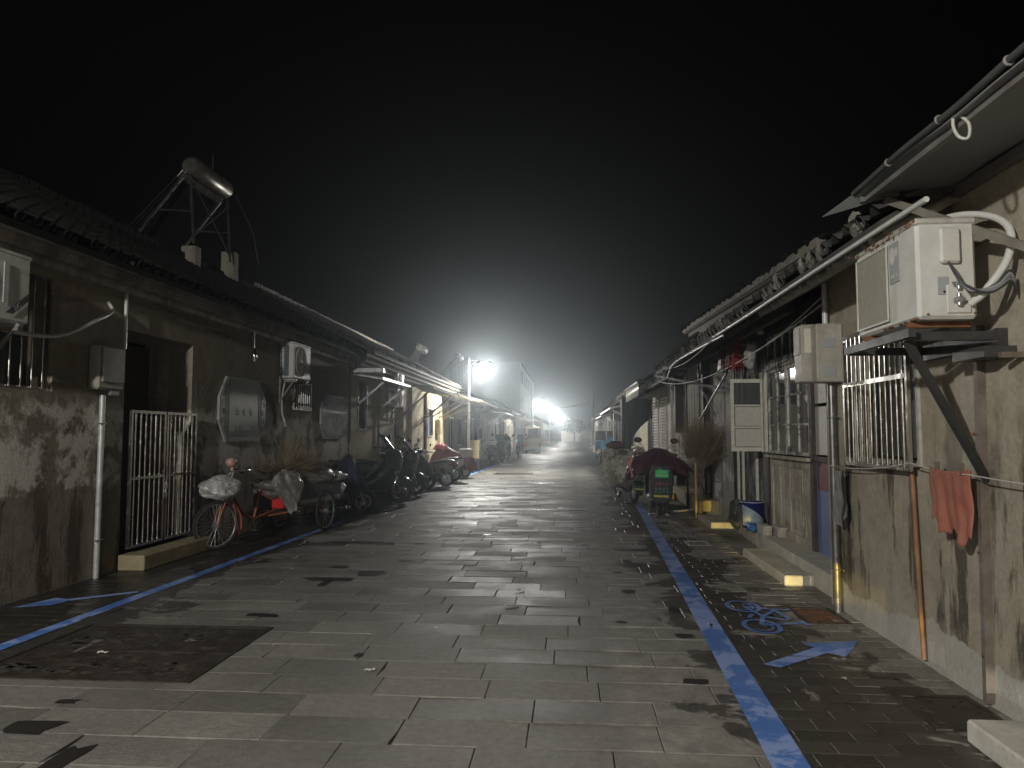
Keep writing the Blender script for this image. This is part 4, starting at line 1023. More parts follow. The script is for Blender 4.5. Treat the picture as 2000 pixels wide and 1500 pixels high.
# air conditioner with dusty mesh panel
ac = ac_unit('large rusty edged white air conditioner on brackets over the right barred window', 1, XR-.16, 1.95, 4.26, 5.12, 2.24, 2.80, dirty=True, badge=True, near_coil=False, bracket=False)
lg = MB(); lg.box((1.944,4.47,2.50),(1.9485,4.60,2.74)); lg = lg.build('badge', M_logo, ac)
lg2 = MB(); 
for (yc, zc, r1) in ((4.555,2.665,.045),(4.50,2.68,.024)): lg2.add([(1.943, yc+r1*.8*math.cos(a*.3491), zc+r1*1.15*math.sin(a*.3491)) for a in range(18)], [tuple(range(18))])
rrg = random.Random(8)
for k in range(3): glyph(lg2, (1.943, 4.575-.04*k, 2.545), (0,-1,0), (0,0,1), .034, rrg)
lg2.build('emblem', M_white, lg)
st = MB(); rr4 = random.Random(6)
for k in range(26):
    y = rr4.uniform(4.27,5.1); st.blob((1.943, y, 2.79+rr4.uniform(-.012,.014)), (.004,rr4.uniform(.006,.03),rr4.uniform(.004,.012)), .3, k, 4, 7)
for k in range(9):
    y = rr4.uniform(4.3,4.9); st.blob((1.946, y, 2.775), (.002,.004,rr4.uniform(.01,.035)), .2, k, 4, 6)
for k in range(10): st.blob((1.955, rr4.uniform(4.3,4.75), 2.245), (.01,.02,.006), .4, k, 4, 6)
st.build('rust_spots', M_rust, ac)
t = thing('air_conditioner_bracket', (2.2, 4.6, 2.2), 'dark steel bracket carrying the large air conditioner', 'bracket')
mb = MB(); mb.bar((1.93,4.30,2.17),(1.93,5.28,2.17),.04,.05); mb.bar((1.93,5.26,2.165),(2.48,5.26,2.165),.04,.05); mb.bar((1.93,4.40,2.16),(2.48,4.40,2.16),.04,.05); mb.box((2.42,4.36,2.10),(2.475,5.5,2.2)); mb.build('rail', M_dark, t)
for y, yb in ((4.44,4.62),): MB().bar((1.96,y,2.14),(2.465,yb,1.33),.035,.04).build('brace', M_dark, t)
t = thing('steel_strip', (2.46, 4.67, 0), 'tall pale steel post fixed to the right wall under the air conditioner', 'post')
MB().bar((2.455,4.67,0.03),(2.455,4.62,2.25),.05,.04,(0,1,0)).build('post', M_rustst, t); mb=MB(); [mb.cyl((2.42,4.66,z),(2.45,4.66,z),.01,8) for z in (.3,.9,1.6,2.1)]; mb.build('bolts', M_rust, t)
rope_cable('pipe_sleeve', curve_pts([(2.22,4.24,2.32),(2.27,4.18,2.38),(2.38,4.16,2.55),(2.42,4.2,2.72),(2.40,4.35,2.84),(2.3,4.55,2.90),(2.15,4.75,2.86),(2.25,4.9,2.8)],40), .022, M_pvc, 'pale insulated pipe looping over the large air conditioner', 'pipe')
for k in range(5):
    rope_cable('refrigerant_cable', curve_pts([(2.10+.008*k,4.22,2.55-.01*k),(2.14+.01*k,4.16,2.42-.012*k),(2.26+.01*k,4.13,2.36+.012*k),(2.38,4.14,2.42+.015*k),(2.44,4.2,2.36)]), .007, (M_cable, M_galv, M_galv, M_logo, M_cable)[k], ('black cable highest in','grey cable second from the top of','grey cable in the middle of','pale grey cable second lowest in','black cable lowest in')[k]+' the bundle beside the large air conditioner', 'cable', group='cables of the large air conditioner')
t = thing('wall_shelf', (2.45,4.3,2.1), 'short dark plank on the wall under the large air conditioner', 'shelf'); MB().box((2.30,4.28,2.03),(2.475,4.62,2.09)).build('plank', M_dark, t); MB().bar((2.46,4.2,2.03),(2.34,4.2,2.03),.03).build('bracket', M_rustst, t)

wall_pipe(2.415, 7.02, 0, 2.06, .036, mat('dark galvanised pipe', (.20,.20,.19), .35, .7, .25, 9, (.3,.29,.27), .4, .1), 'thick grey pipe under the right-hand meter boxes', clamps=(.38,1.75))
wall_pipe(2.42, 7.15, 2.62, 3.02, .025, M_pvc, 'short white pipe between the meter boxes and the eave')
wall_pipe(2.44, 5.44, 0.05, 2.05, .016, mat('rusty orange pipe', (.30,.15,.07), .7, .1, .3, 5, (.14,.08,.05), .5, .2), 'thin rusty orange pipe on the right wall', dx=.0, dy=.12)
for (nm, y0, y1, z0, z1, x0, lb, win) in (('meter_box',6.86,7.02,2.07,2.60,2.24,'narrow cream meter box with small square windows, the nearer one',1),('meter_box',7.04,7.26,2.08,2.62,2.16,'cream meter box with a sloped lower half, the farther one',0)):
    t = thing(nm, (2.4, y0, z0), lb, 'meter box')
    MB().rbox((x0,y0,z0),(2.475,y1,z1),.012).build('case', M_meter, t)
    if win:
        for k in range(4): MB().rbox((x0+.05,y0-.004,z0+.05+.13*k),(x0+.17,y0+.001,z0+.14+.13*k),.003).build('meter_window', M_logo if k % 2 == 0 else M_meter, t)
    else:
        MB().rbox((x0+.03,y0-.006,z0+.27),(x0+.20,y0+.001,z0+.5),.004).build('panel', M_cream, t)
        MB().rbox((x0-.01,y0+.03,z0+.26),(x0+.001,y1-.02,z1-.03),.004).build('cover', M_meter, t)

# pinned cloths on the line
def cloth(name, x, y0, y1, z0, z1, m, label, fold, seed, slant=0, pegs=2, dx=0):
    t = thing(name, (x, (y0+y1)/2, z0), label, 'cloth')
    rr = random.Random(seed); ph = rr.uniform(0, 6)
    def fn(u, v):
        zb = z0 + slant*u + .03*math.sin(u*14+ph) + .015*math.sin(u*31)
        y = y0+(y1-y0)*u + .02*math.sin(v*5+ph)*v; z = z1-.02*math.sin(u*3.14) + (zb-z1)*v
        return (x + dx*v + fold*math.sin(u*11+ph+v)*(.35+.9*v) + fold*.7*math.sin(u*27+ph+v*3)*(.2+v) + fold*.4*math.sin(u*7-v*9), y, z)
    MB().grid(fn, 44, 26).build('cloth', m, t, thick=.004)
    for k in range(pegs):
        y = y0+(y1-y0)*(.18+.62*k/max(1, pegs-1)); p = MB(); p.rbox((x-.014,y-.006,z1-.035),(x-.004,y+.006,z1+.035),.002); p.rbox((x+.004,y-.006,z1-.035),(x+.014,y+.006,z1+.035),.002); p.build('peg', M_wood, t)
cloth('floor_cloth', 2.36, 4.60, 5.08, .95, 1.39, M_orange_cloth, 'orange red cloth pegged on the washing line by the right wall', .011, 3, .10)
cloth('rag', 2.36, 6.62, 6.84, .84, 1.30, M_grey_cloth, 'small grey rag hanging beside the thick grey pipe', .025, 5, .05)
rope_cable('washing_line', sag((2.38,7.02,1.315),(2.38,5.4,1.40),.035)[:-1]+sag((2.38,5.4,1.40),(2.36,4.6,1.36),.012)[:-1]+sag((2.36,4.6,1.36),(2.4,2.5,1.34),.02), .0045, M_cablew, 'pale washing line strung along the right wall', 'washing line')

# low steps and slabs on the right
t = thing('stone_platform', (2.8, 10, 0), 'long raised concrete platform in front of the wooden windowed house', 'platform')
MB().poly([(2.56,7.37,0),(2.60,9.4,0),(2.80,13.25,0),(3.2,13.25,0),(3.2,7.37,0)][::-1], (0,0,.22)).build('slab', mat('pale platform', (.62,.59,.50), .8, 0, .2, 4, (.33,.3,.24), .5, .5), t)
t = thing('step_slab', (2.4, 9, 0), 'white edged concrete step slab in front of the blue door, nearer one', 'step'); MB().rbox((2.27,8.15,0),(2.58,10.05,.11), .012).build('slab', M_conc, t)
t = thing('step_slab', (2.5, 13.5, 0), 'smaller concrete step slab near the twig broom, farther one', 'step'); MB().rbox((2.40,12.9,0),(2.78,14.2,.11), .012).build('slab', M_conc, t)
t = thing('step_slab', (2.3, 3.6, 0), 'pale step slab cut off in the bottom right corner', 'step'); MB().rbox((2.06,3.2,0),(2.46,4.15,.12), .012).build('slab', M_conc, t)
for (x, y, lb) in ((2.70,10.62,'speckled stone block on the platform edge, left of the pair'),(2.86,10.45,'speckled stone block nearer the wall, right of the pair')):
    tag(MB().rbox((x-.065,y-.16,.22),(x+.065,y+.16,.35),.008).build('stone_block', M_stone, None, origin=(x,y,.22)), lb, 'stone block', 'stone blocks beside the paint bucket')

# ======== RIGHT, wooden windowed house ========
h = thing('house', (2.9, 11, 0), 'old house with a peeling wooden window front and blue door on the right', 'house')
WX = 2.92
mb = wall_grid(MB(), WX, 9.15, 11.05, .2, 1.30, [], .12); mb.build('sill_wall', M_R2, h)
mb = MB(); rect_frame(mb, WX-.02, 9.17, 11.0, .22, 1.27, .10, .02); [mb.box((WX-.012,y-.02,.33),(WX-.001,y+.02,1.16)) for y in (9.6,10.1,10.55)]; mb.box((WX-.09,9.15,1.272),(WX+.02,11.05,1.31)); mb.build('panel_frame', M_R2, h)
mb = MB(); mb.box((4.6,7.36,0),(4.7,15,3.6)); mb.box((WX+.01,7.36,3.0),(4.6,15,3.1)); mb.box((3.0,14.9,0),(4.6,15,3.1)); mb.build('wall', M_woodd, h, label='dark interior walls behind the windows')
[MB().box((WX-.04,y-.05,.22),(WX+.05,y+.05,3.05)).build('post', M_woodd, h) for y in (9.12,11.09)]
mb = MB(); mb.box((WX-.04,13.15,.0),(WX+.06,13.3,3.2)); mb.build('post', M_woodd, h)
MB().box((WX-.035,9.17,2.52),(WX+.04,11.04,2.60)).build('transom_rail', M_peel, h)
def casement(y0, y1, z0, z1, nc, nr, m, pane_m, name='window'):
    f = MB(); rect_frame(f, WX-.03, y0, y1, z0, z1, .045, .05)
    for k in range(1, nc): y = y0+(y1-y0)*k/nc; f.box((WX-.025,y-.014,z0+.045),(WX+.01,y+.014,z1-.045))
    for k in range(1, nr): z = z0+(z1-z0)*k/nr; f.box((WX-.0235,y0+.045,z-.014),(WX+.008,y1-.045,z+.014))
    o = f.build(name, m, h); MB().box((WX-.005,y0+.04,z0+.04),(WX-.001,y1-.04,z1-.04)).build('pane', pane_m, o); return o
casement(9.18, 10.12, 1.33, 2.51, 2, 3, M_peel, M_pane); casement(10.13, 11.03, 1.33, 2.51, 2, 3, M_peel, M_pane)
casement(9.18, 11.03, 2.61, 3.0, 5, 1, M_peel, M_pane)
# casement leaf swung open towards the street
f = MB(); X0, X1, YS = 2.38, 2.88, 11.12
f.rbox((X0,YS-.024,1.35),(X1,YS+.02,1.41),.004); f.rbox((X0,YS-.02,2.35),(X1,YS+.02,2.41),.004); f.rbox((X0,YS-.02,1.411),(X0+.05,YS+.02,2.349),.004); f.rbox((X1-.05,YS-.02,1.411),(X1,YS+.02,2.349),.004)
bd = MB()
for (za, zb_) in ((1.411,1.688),(1.712,2.008),(2.032,2.349)):
    for q in ((X0+.05,za,X0+.058,zb_),(X1-.058,za,X1-.05,zb_),(X0+.058,za,X1-.058,za+.008),(X0+.058,zb_-.008,X1-.058,zb_)): bd.box((q[0],YS-.012,q[1]),(q[2],YS-.004,q[3]))
for z in (1.70, 2.02): f.box((X0+.05,YS-.015,z-.012),(X1-.05,YS+.015,z+.012))
o = f.build('window', M_sash, h, label='cream window leaf swung open towards the street'); 
bd.build('putty', M_black, o)
p = MB(); p.box((X0+.045,YS-.003,1.40),(X1-.045,YS+.003,2.015)); p.build('pane', M_frost, o); MB().box((X0+.045,YS-.003,2.025),(X1-.045,YS+.003,2.355)).build('pane', M_pane, o)
f = MB(); f.rbox((2.84,11.0,1.34),(2.88,11.05,2.5),.004); f.rbox((2.80,11.06,1.34),(2.83,11.1,2.5),.004); f.build('window_jamb', M_sash, h)
# door bay
mb = MB(); mb.box((WX-.03,7.4,2.55),(WX+.05,9.07,2.60)); mb.box((WX-.03,7.4,1.28),(WX+.03,9.07,1.34)); mb.build('door_frame', M_woodd, h)
d = MB().box((WX,7.42,.22),(WX+.04,9.06,1.28)).build('door', M_bluedoor, h, label='door with a blue lower panel')
MB().box((WX-.006,7.5,.95),(WX-.001,9.0,1.27)).build('poster', mat('dark red poster', (.16,.03,.03), .5, 0, .3, 6), d); MB().box((WX-.009,8.1,1.08),(WX-.0065,8.5,1.2)).build('notice', M_cream, d)
MB().box((WX-.01,8.25,.25),(WX-.001,8.28,.93)).build('seam', mat('door seam', (.05,.08,.2), .5), d)
for (a, b) in ((1.36,1.92),(1.96,2.53)): MB().box((WX,7.45,a),(WX+.012,9.06,b)).build('pane', M_frost, d)
# boarded bay
mb = MB(); rr5 = random.Random(2)
for k in range(9):
    y = 11.15+k*.225; mb.rbox((WX-.005+rr5.uniform(0,.02),y,.22),(WX+.04,y+.20,3.0),.006)
mb.build('board', M_peel2, h)
mb = MB(); [mb.rbox((WX-.05,y,.22),(WX-.01,y+.05,3.05),.006) for y in (11.7,12.6,12.95)]; mb.build('batten', M_sash, h)
rf = tile_roof(h, 1.97, 2.98, 4.6, 4.40, 8.25, 15.2, M_tile, pitch=.235, course=.17, lump=.05, seed=15, both=False)
rb = random.Random(9); mb = MB()
for k in range(23): y = 8.3+k*.3; mb.cyl((2.06+rb.uniform(-.03,.03), y, 2.89), (2.95,y,3.36), .034, 10)
mb.build('rafters', M_woodd, h)
mb = MB(); mb.box((2.4,8.3,2.94),(2.48,15.2,3.04)); mb.box((2.85,7.37,3.03),(2.96,15.2,3.17)); mb.build('beam', M_woodd, h)
# upper storey set back behind the eave
mb = MB(); mb.poly([(3.62,10.6,3.5),(3.62,22.5,3.5),(3.62,22.5,4.62),(3.62,10.6,4.20)], (3,0,0)); mb.build('upper_wall', mat('grey upper wall', (.22,.21,.185), .85, 0, .2, 3, (.1,.1,.09), .4, .3), h)
mb = MB(); mb.poly([(3.46,10.5,4.21),(3.46,22.6,4.64),(3.46,22.6,4.77),(3.46,10.5,4.34)], (.14,0,0)); mb.poly([(3.5,10.5,4.19),(3.5,22.6,4.62),(3.5,22.6,4.635),(3.5,10.5,4.205)], (.1,0,0)); mb.build('fascia', M_cornice, h)
mb = MB(); rq = random.Random(5); [mb.blob((3.5+rq.uniform(-.02,.1), 10.5+.11*k, 4.35+.0355*.11*k*1.0+rq.uniform(-.02,.02)), (.09,.07,.05), .3, k, 5, 8) for k in range(110)]; mb.poly([(3.5,10.5,4.345),(3.5,22.6,4.775),(6,22.6,5.35),(6,10.5,5.0)], (0,0,.02)); mb.build('upper_roof', M_moss, h)

# hanging red clothes and bag under the eave
t = thing('hanging_clothes', (2.45, 11.5, 2.6), 'dark red garments hanging under the eave before the peeling window', 'clothes')
mb = MB(); mb.bar((2.45,10.6,3.02),(2.45,12.6,3.02),.02); mb.build('rail', M_bamboo, t)
for (y, w_, z, m) in ((10.9,.2,2.55,M_redg),(11.3,.36,2.62,mat('dark red garment',(.14,.025,.02),.8,0,.3,6)),(11.9,.3,2.6,M_maroon)):
    mb = MB(); mb.tent([(2.45,y,3.0,.02,.03),(2.45,y,2.92,.05,w_*.4),(2.45,y,2.75,.07,w_*.5),(2.45,y,z,.08,w_*.52)], int(y*10), 30, .1); mb.build('garment', m, t)
tag(MB().blob((2.5,10.4,2.68), (.08,.10,.17), .2, 4, 14, 18, True).build('plastic_bag', M_sack, None, origin=(2.5,10.4,2.68)), 'clear plastic bag hanging beside the red garments', 'bag')
t = thing('ceiling_lampshade', (2.4,15.2,2.95), 'small enamel lampshade under the far end of the eave', 'lampshade'); MB().lathe((2.35,15.2,2.93), [(.0,.1),(.03,.1),(.05,.06),(.16,.0),(.16,-.01),(.04,.05),(0,.06)], 20).build('shade', M_whited, t); MB().cyl((2.35,15.2,3.0),(2.35,15.2,3.1),.01,8).build('stem', M_dark, t)
t = thing('ceiling_lampshade', (2.5,11.6,2.95), 'small white insulator like shade by the red garments', 'lampshade'); MB().lathe((2.6,10.2,2.95), [(.0,.1),(.02,.1),(.03,.06),(.05,.0),(0,.0)], 14).build('shade', M_white, t)

# pipes and wires under the right eave
rope_cable('eave_pipe', [(1.94,4.1,2.87),(1.94,6.0,2.88),(1.94,8.0,2.88),(1.94,10.0,2.89)], .017, M_pvc, 'white pipe slung under the tile ends on the right, ending in an open mouth', 'pipe')
rope_cable('eave_pipe', curve_pts([(1.93,9.4,2.83),(1.93,12,2.88),(1.93,13.8,2.88),(2.0,15.2,2.72)]), .016, M_pvc, 'thinner white pipe farther along the right eave, bent down at its end', 'pipe')
rope_cable('power_cable', sag((2.44,7.15,2.86),(2.3,19,2.93),.32,24), .009, M_cablew, 'pale cable sagging in front of the peeling windows', 'cable')
rope_cable('power_cable', sag((2.44,7.2,2.93),(2.6,12.9,2.75),.12,24), .007, M_cablew, 'short pale cable from the wall corner towards the red garments')
rope_cable('power_cable', curve_pts([(2.05,14.6,2.9),(2.0,15.2,3.0),(2.05,16,2.85),(2.1,16.8,3.0),(2.1,17.6,2.9)]), .007, M_cablew, 'pale cable curling at the far corner of the tiled eave')
rope_cable('power_cable', sag((1.9,9.6,2.88),(2.0,15.8,3.0),.15,20), .006, M_cablew, 'cable dangling from the open pipe mouth')

# ======== twig broom, bucket, bundle ========
def twig_fan(mb, base, dirs, n, L, spread, seed, r=.0022, curl=.3, gen=2):
    rr = random.Random(seed); base = Vector(base)
    for i in range(n):
        d = Vector(dirs).normalized(); q = Vector((rr.gauss(0, spread), rr.gauss(0, spread), rr.gauss(0, spread*.5)))
        d = (d+q).normalized(); l = L*rr.uniform(.65, 1.08); p = base + Vector((rr.uniform(-.03,.03), rr.uniform(-.03,.03), 0))
        pts = [p]; dd = d.copy()
        for k in range(5):
            dd = (dd + Vector((rr.gauss(0,curl*.25), rr.gauss(0,curl*.25), rr.gauss(0,curl*.2)))).normalized(); pts.append(pts[-1]+dd*l/5)
        mb.tube(pts, [r, r*.9, r*.8, r*.7, r*.55, r*.4], 3, False)
        for g in range(gen):
            j = rr.randint(2, 4); s_ = pts[j]; e = (dd + Vector((rr.gauss(0,.6), rr.gauss(0,.6), rr.gauss(0,.4)))).normalized()
            m1 = s_+e*l*.13; e2 = (e+Vector((rr.gauss(0,.3), rr.gauss(0,.3), rr.gauss(0,.3)))).normalized()
            mb.tube([s_, m1, m1+e2*l*.12], [r*.7, r*.5, r*.35], 3, False)
t = thing('twig_broom', (2.55, 14.5, 0), 'upturned twig broom with a bushy head standing against a bamboo pole', 'broom')
mb = MB(); twig_fan(mb, (2.56,14.5,.95), (.05,0,1), 560, .95, .24, 5, .0036, 1.0, 4); mb.build('broom_head', M_twig, t)
mb = MB(); 
for k in range(14): a = k*.9; mb.tube([(2.5+.03*math.cos(a),14.5+.03*math.sin(a),.0),(2.51+.025*math.cos(a),14.5+.025*math.sin(a),.5),(2.56+.05*math.cos(a),14.5+.05*math.sin(a),1.15)], .012, 6)
mb.build('handle', M_wood, t); mb = MB(); [mb.torus((2.5,14.5,z),(0,0,1),.05,.008,16,5) for z in (.35,.62,.9)]; mb.build('binding', M_dark, t)
rope_cable('bamboo_pole', [(2.44,14.6,0),(2.44,14.6,.7),(2.43,14.58,1.5)], [.026]*3, M_bamboo, 'upright bamboo pole next to the twig broom', 'pole')
t = thing('paint_bucket', (2.72, 11.35, .22), 'dark blue paint bucket with a pale swoosh label on the platform', 'bucket')
MB().lathe((2.72,11.35,.22), [(0,0),(.145,0),(.15,.01),(.165,.36),(.172,.365),(.172,.385),(.16,.385),(.14,.02),(0,.02)], 32).build('pail', mat('navy bucket plastic', (.02,.035,.16), .25, 0, .1, 5), t)
lb = MB(); v = []; n = 18
for k in range(n+1):
    a = R(195+k*7.2); r_ = .1645; zt_ = .07+.22*(k/n)**.0*(1-(k/n)**1.6); v += [(2.72+.1555*math.cos(a),11.35+.1555*math.sin(a),.26),(2.72+(.156+.012*zt_/.3)*math.cos(a),11.35+(.156+.012*zt_/.3)*math.sin(a),.27+zt_)]
lb.add(v, [(2*k,2*k+2,2*k+3,2*k+1) for k in range(n)], True); lb.build('label', mat('pale bucket label', (.45,.5,.5), .4, 0, .3, 12, (.1,.25,.5), .5), t)
MB().torus((2.72,11.35,.60),(0,0,1),.173,.008,32,6).build('rim', mat('white rim', (.5,.5,.48), .4), t)
tag(MB().blob((2.64,11.0,.27), (.09,.13,.06), .15, 3, 10, 14).build('plastic_bag', M_blue, None, origin=(2.64,11.0,.22)), 'bright blue plastic bag squashed in front of the paint bucket', 'bag')
t = thing('cloth_bundle', (2.85,13.0,.22), 'dark cloth and hose bundle heaped on the far end of the platform', 'bundle')
MB().blob((2.86,12.75,.26), (.2,.42,.21), .25, 8, 16, 22, True).build('cloth', mat('dark green sack', (.09,.09,.075), .7, 0, .3, 5, (.2,.2,.18), .3, .5), t); mb = MB(); [mb.tube(curve_pts([(2.7,12.4+.1*k,.3),(2.75,12.5+.08*k,.45),(2.85,12.6+.1*k,.5),(3.0,12.8,.4)]), .012, 6) for k in range(4)]; mb.build('hose', M_galv, t)
rope_cable('hose_piece', curve_pts([(2.05,15.6,.025),(2.25,15.55,.03),(2.5,15.9,.02),(2.6,16.0,.02)]), .022, M_pvc, 'short white pipe lying on the ground left of the bamboo pole', 'pipe')

# ======== RIGHT, third house: sheet metal doors ========
h = thing('house', (2.9, 18, 0), 'limewashed house with corrugated sheet doors and a raised kerb, third on the right', 'house')
mb = wall_grid(MB(), 2.95, 13.3, 22.3, -.02, 3.2, [(16.6,18.9,.3,2.9),(19.6,21.4,.3,2.9)], .2); mb.build('wall', M_R3, h)
tile_roof(h, 2.08, 3.10, 2.7, 3.68, 15.25, 17.9, M_tile, pitch=.21, course=.15, lump=.05, seed=22, both=False); tile_roof(h, 2.35, 3.02, 4.8, 4.3, 17.95, 22.3, M_tile, seed=23, both=False)
mb = MB(); rr6 = random.Random(3); 
for (a, b) in ((16.6,18.9),(19.6,21.4)):
    def fn(u, v, a=a, b=b): return (2.97+.02*math.sin(u*(b-a)/.075*6.28), a+(b-a)*u, .3+2.6*v)
    mb = MB(); mb.grid(fn, int((b-a)/.012), 3); mb.build('door', M_corr, h, label='corrugated sheet door')
mb = MB(); mb.box((2.8,15.7,0),(2.94,15.9,3.2)); mb.build('post', M_woodd, h); mb = MB(); mb.box((2.74,19.3,0),(2.94,19.5,3.1)); mb.build('post', M_woodd, h); mb = MB(); mb.box((2.62,19.25,0),(2.68,19.31,3.1)); mb.build('post', M_sash, h)
mb = MB(); mb.rbox((2.62,14.9,0),(2.95,21.6,.3),.02); mb.build('plinth', M_conc_y, h); MB().rbox((2.3,18.6,0),(2.66,20.0,.16),.02).build('doorstep', M_conc_y, h)
mb = MB()
for k in range(26):   # torn poster scraps
    y = rr6.uniform(14.9,16.4); z = rr6.uniform(1.4,2.8); mb.box((2.944,y,z),(2.949,y+rr6.uniform(.03,.12),z+rr6.uniform(.05,.4)))
mb.build('paper_shreds', mat('torn paper', (.7,.66,.6), .7, 0, .2, 9, (.4,.12,.08), .3), h)
t = thing('scaffold_bracket', (2.7,13.6,2.4), 'crossed steel rods bracing the eave left of the open window leaf', 'bracket')
mb = MB(); mb.bar((2.88,13.1,2.35),(2.0,17.3,2.95),.05); mb.build('strut', M_woodd, t); mb = MB(); mb.tube([(2.75,12.95,2.70),(2.55,14.6,1.9)], .022); mb.tube([(2.55,14.5,2.5),(2.72,14.0,1.95)], .016); mb.build('rod', M_galv, t)
mb = MB(); [mb.tube([(x,y,.0),(x,y,3.1)], .02, 8) for (x, y) in ((2.62,15.1),(2.6,16.6))]; mb.build('upright', M_dark, t)
a = ac_unit('grey air conditioner with a coiled black cable behind the twig broom', 1, 2.94, 2.38, 15.9, 16.7, 1.02, 1.62, near_coil=False, badge=True, grille_m=M_whited, group='air conditioner units on the walls')
rope_cable('cable_coil', [(2.60+.13*math.cos(k*.3), 15.80-.01*k/10, 1.28+.13*math.sin(k*.3)) for k in range(40)], .012, M_cable, 'coil of black cable on the grey air conditioner end', 'cable')

# shutters, tarp arch, right beyond
h = thing('house', (3.0, 27, 0), 'house with white louvred shutters behind a dark tarpaulin arch on the right', 'house')
mb = wall_grid(MB(), 3.0, 22.4, 33, -.02, 3.1, [], .2); mb.build('wall', M_far, h)
for (a, b) in ((22.9,24.2),(25.0,26.6),(27.2,28.2)):
    f = MB(); rect_frame(f, 2.97, a, b, .5, 2.75, .05, .025); o = f.build('shutter', M_shutter, h); s_ = MB(); n = 22
    for k in range(n): z = .58+2.1*k/n; s_.add([(2.975,a+.05,z),(2.975,b-.05,z),(2.935,b-.05,z+.05),(2.935,a+.05,z+.05)], [(0,1,2,3)])
    s_.build('slats', M_shutter, o)
rf = tile_roof(h, 2.1, 3.15, 5.0, 4.5, 22.4, 33, M_tile, seed=19)
t = thing('canopy', (2.5,24,3), 'white ribbed valance canopy over the louvred shutters', 'canopy', 'canopies over the house fronts')
mb = MB(); mb.grid(lambda u, v: (2.05+.008*math.sin(v*200), 21.9+4.6*v, 2.72+.42*u), 2, 200); mb.build('valance', M_cream, t, thick=.006); MB().bar((2.03,21.8,3.12),(2.03,26.6,3.15),.05).build('rail', M_dark, t)
mb = MB(); mb.grid(lambda u, v: (2.05+.95*u, 21.9+4.6*v, 3.15+.05*u), 3, 3); mb.build('sheet', M_canopy, t, thick=.006)
t = thing('tarpaulin_screen', (2.4, 27, 0), 'dark tarpaulin hung as an arch across the right-hand pavement', 'tarpaulin')
v = []; f = []
mb = MB()
def arch(u, w_):   # u along x 1.95..3.0 ; w from top to lower hem
    x = 1.95+1.05*u; top = 2.95-.12*u; q = max(0, (x-2.25)/.75)
    low = 0.02 if x < 2.22 else 1.05+1.15*min(1, q)**.45
    return (x, 27.0+.05*math.sin(u*30+w_*2)*(.3+.7*w_), top+(low-top)*w_)
mb.grid(arch, 60, 20); mb.build('sheet', M_tarp, t, thick=.01); MB().tube([(1.95,27,0),(1.95,27,3.0)],.03).build('pole', M_dark, t); MB().tube([(1.9,27,2.97),(3.0,27,2.85)],.025).build('rod', M_galv, t)
mb = MB(); mb.grid(lambda u, v: (1.98+.04*math.sin(u*22)*(1-v*.5)+.25*(1-v)*u, 27.1+1.6*u, .3+2.6*v), 40, 8); mb.build('curtain', mat('grey tarp curtain', (.13,.13,.125), .7, 0, .2, 5, (.2,.2,.19), .4, .4), t, thick=.008)

# ======== farther rows, both sides ========
def far_house(side, xf, y0, y1, he, seed, label, wm, deep=5, hr=1.4):
    rr = random.Random(seed); s = side
    h = thing('house', (xf, (y0+y1)/2, 0), label, 'house')
    ops = []; y = y0+.4
    while y < y1-1.6:
        w_ = rr.uniform(.9, 2.0); kind = rr.choice(['d', 'w', 'w', 's']); 
        if y+w_ > y1-.3: break
        ops.append((y, y+w_, .15 if kind != 'w' else rr.uniform(1.0,1.3), rr.uniform(2.3,2.7), kind)); y += w_+rr.uniform(.5, 1.4)
    wall_grid(MB(), xf, y0, y1, -.02, he-.1, [o[:4] for o in ops], .25*s).build('wall', wm, h)
    MB().box((min(xf+.26*s, xf+deep*s), y0+.01, 0), (max(xf+.26*s, xf+deep*s), y0+.2, he-.1)).build('end_wall', wm, h)
    MB().box((min(xf+.26*s, xf+deep*s), y1-.2, 0), (max(xf+.26*s, xf+deep*s), y1-.01, he-.1)).build('end_wall', wm, h)
    for (a, b, c, d, k) in ops:
        m = {'d': rr.choice([M_woodd, M_wood, M_bluedoor]), 'w': M_glass, 's': M_corr}[k]; x = xf+.14*s
        f = MB(); rect_frame(f, xf+.02*s, a, b, c, d, .06, .05*s); 
        for q in range(1, 3 if k == 'w' else 2): yy = a+(b-a)*q/(3 if k == 'w' else 2); f.box((min(xf+.03*s,xf+.06*s), yy-.02, c+.06), (max(xf+.03*s,xf+.06*s), yy+.02, d-.06))
        o = f.build('window' if k == 'w' else ('door' if k == 'd' else 'shutter'), rr.choice([M_whited, M_woodd, M_cream]), h); MB().box((min(x,x+.02*s),a,c+.01),(max(x,x+.02*s),b,d-.01)).build('pane' if k == 'w' else 'panel', m, o)
    oh = rr.uniform(.5,.9)
    rf = tile_roof(h, xf-oh*s, he, xf+deep*.5*s, he+hr, y0-.1, y1+.1, M_tile, seed=seed, pitch=.24, course=.3, seg=5, both=True)
    ridge(rf, xf+deep*.5*s, he+hr, y0, y1, M_moss, seed=seed)
    MB().add([(xf,y0+.005,he-.1),(xf+deep*.5*s,y0+.005,he+hr-.05),(xf+deep*s,y0+.005,he-.1)], [(0,1,2)]).build('gable', wm, h)
    return h
names = iter(['ochre and timber fronted house just past the first lamp on the left','pale fronted house behind the black scooters on the left','house with a bright awning beside the tan van on the left','house beside the three wheeled cab on the left','low house near the third lamp on the left','farthest low house on the left side'])
Ls = [(-5.35,32.8,45,3.25,M_woodd),(-5.25,45.2,56,3.4,M_farw),(-5.0,56.2,70,3.3,M_far),(-4.6,70.2,88,3.4,M_farw),(-4.2,88.3,110,3.3,M_far),(-3.8,110.5,150,3.4,M_farw)]
for i, (x, a, b, he, m) in enumerate(Ls): far_house(-1, x, a, b, he, 40+i, next(names), m)
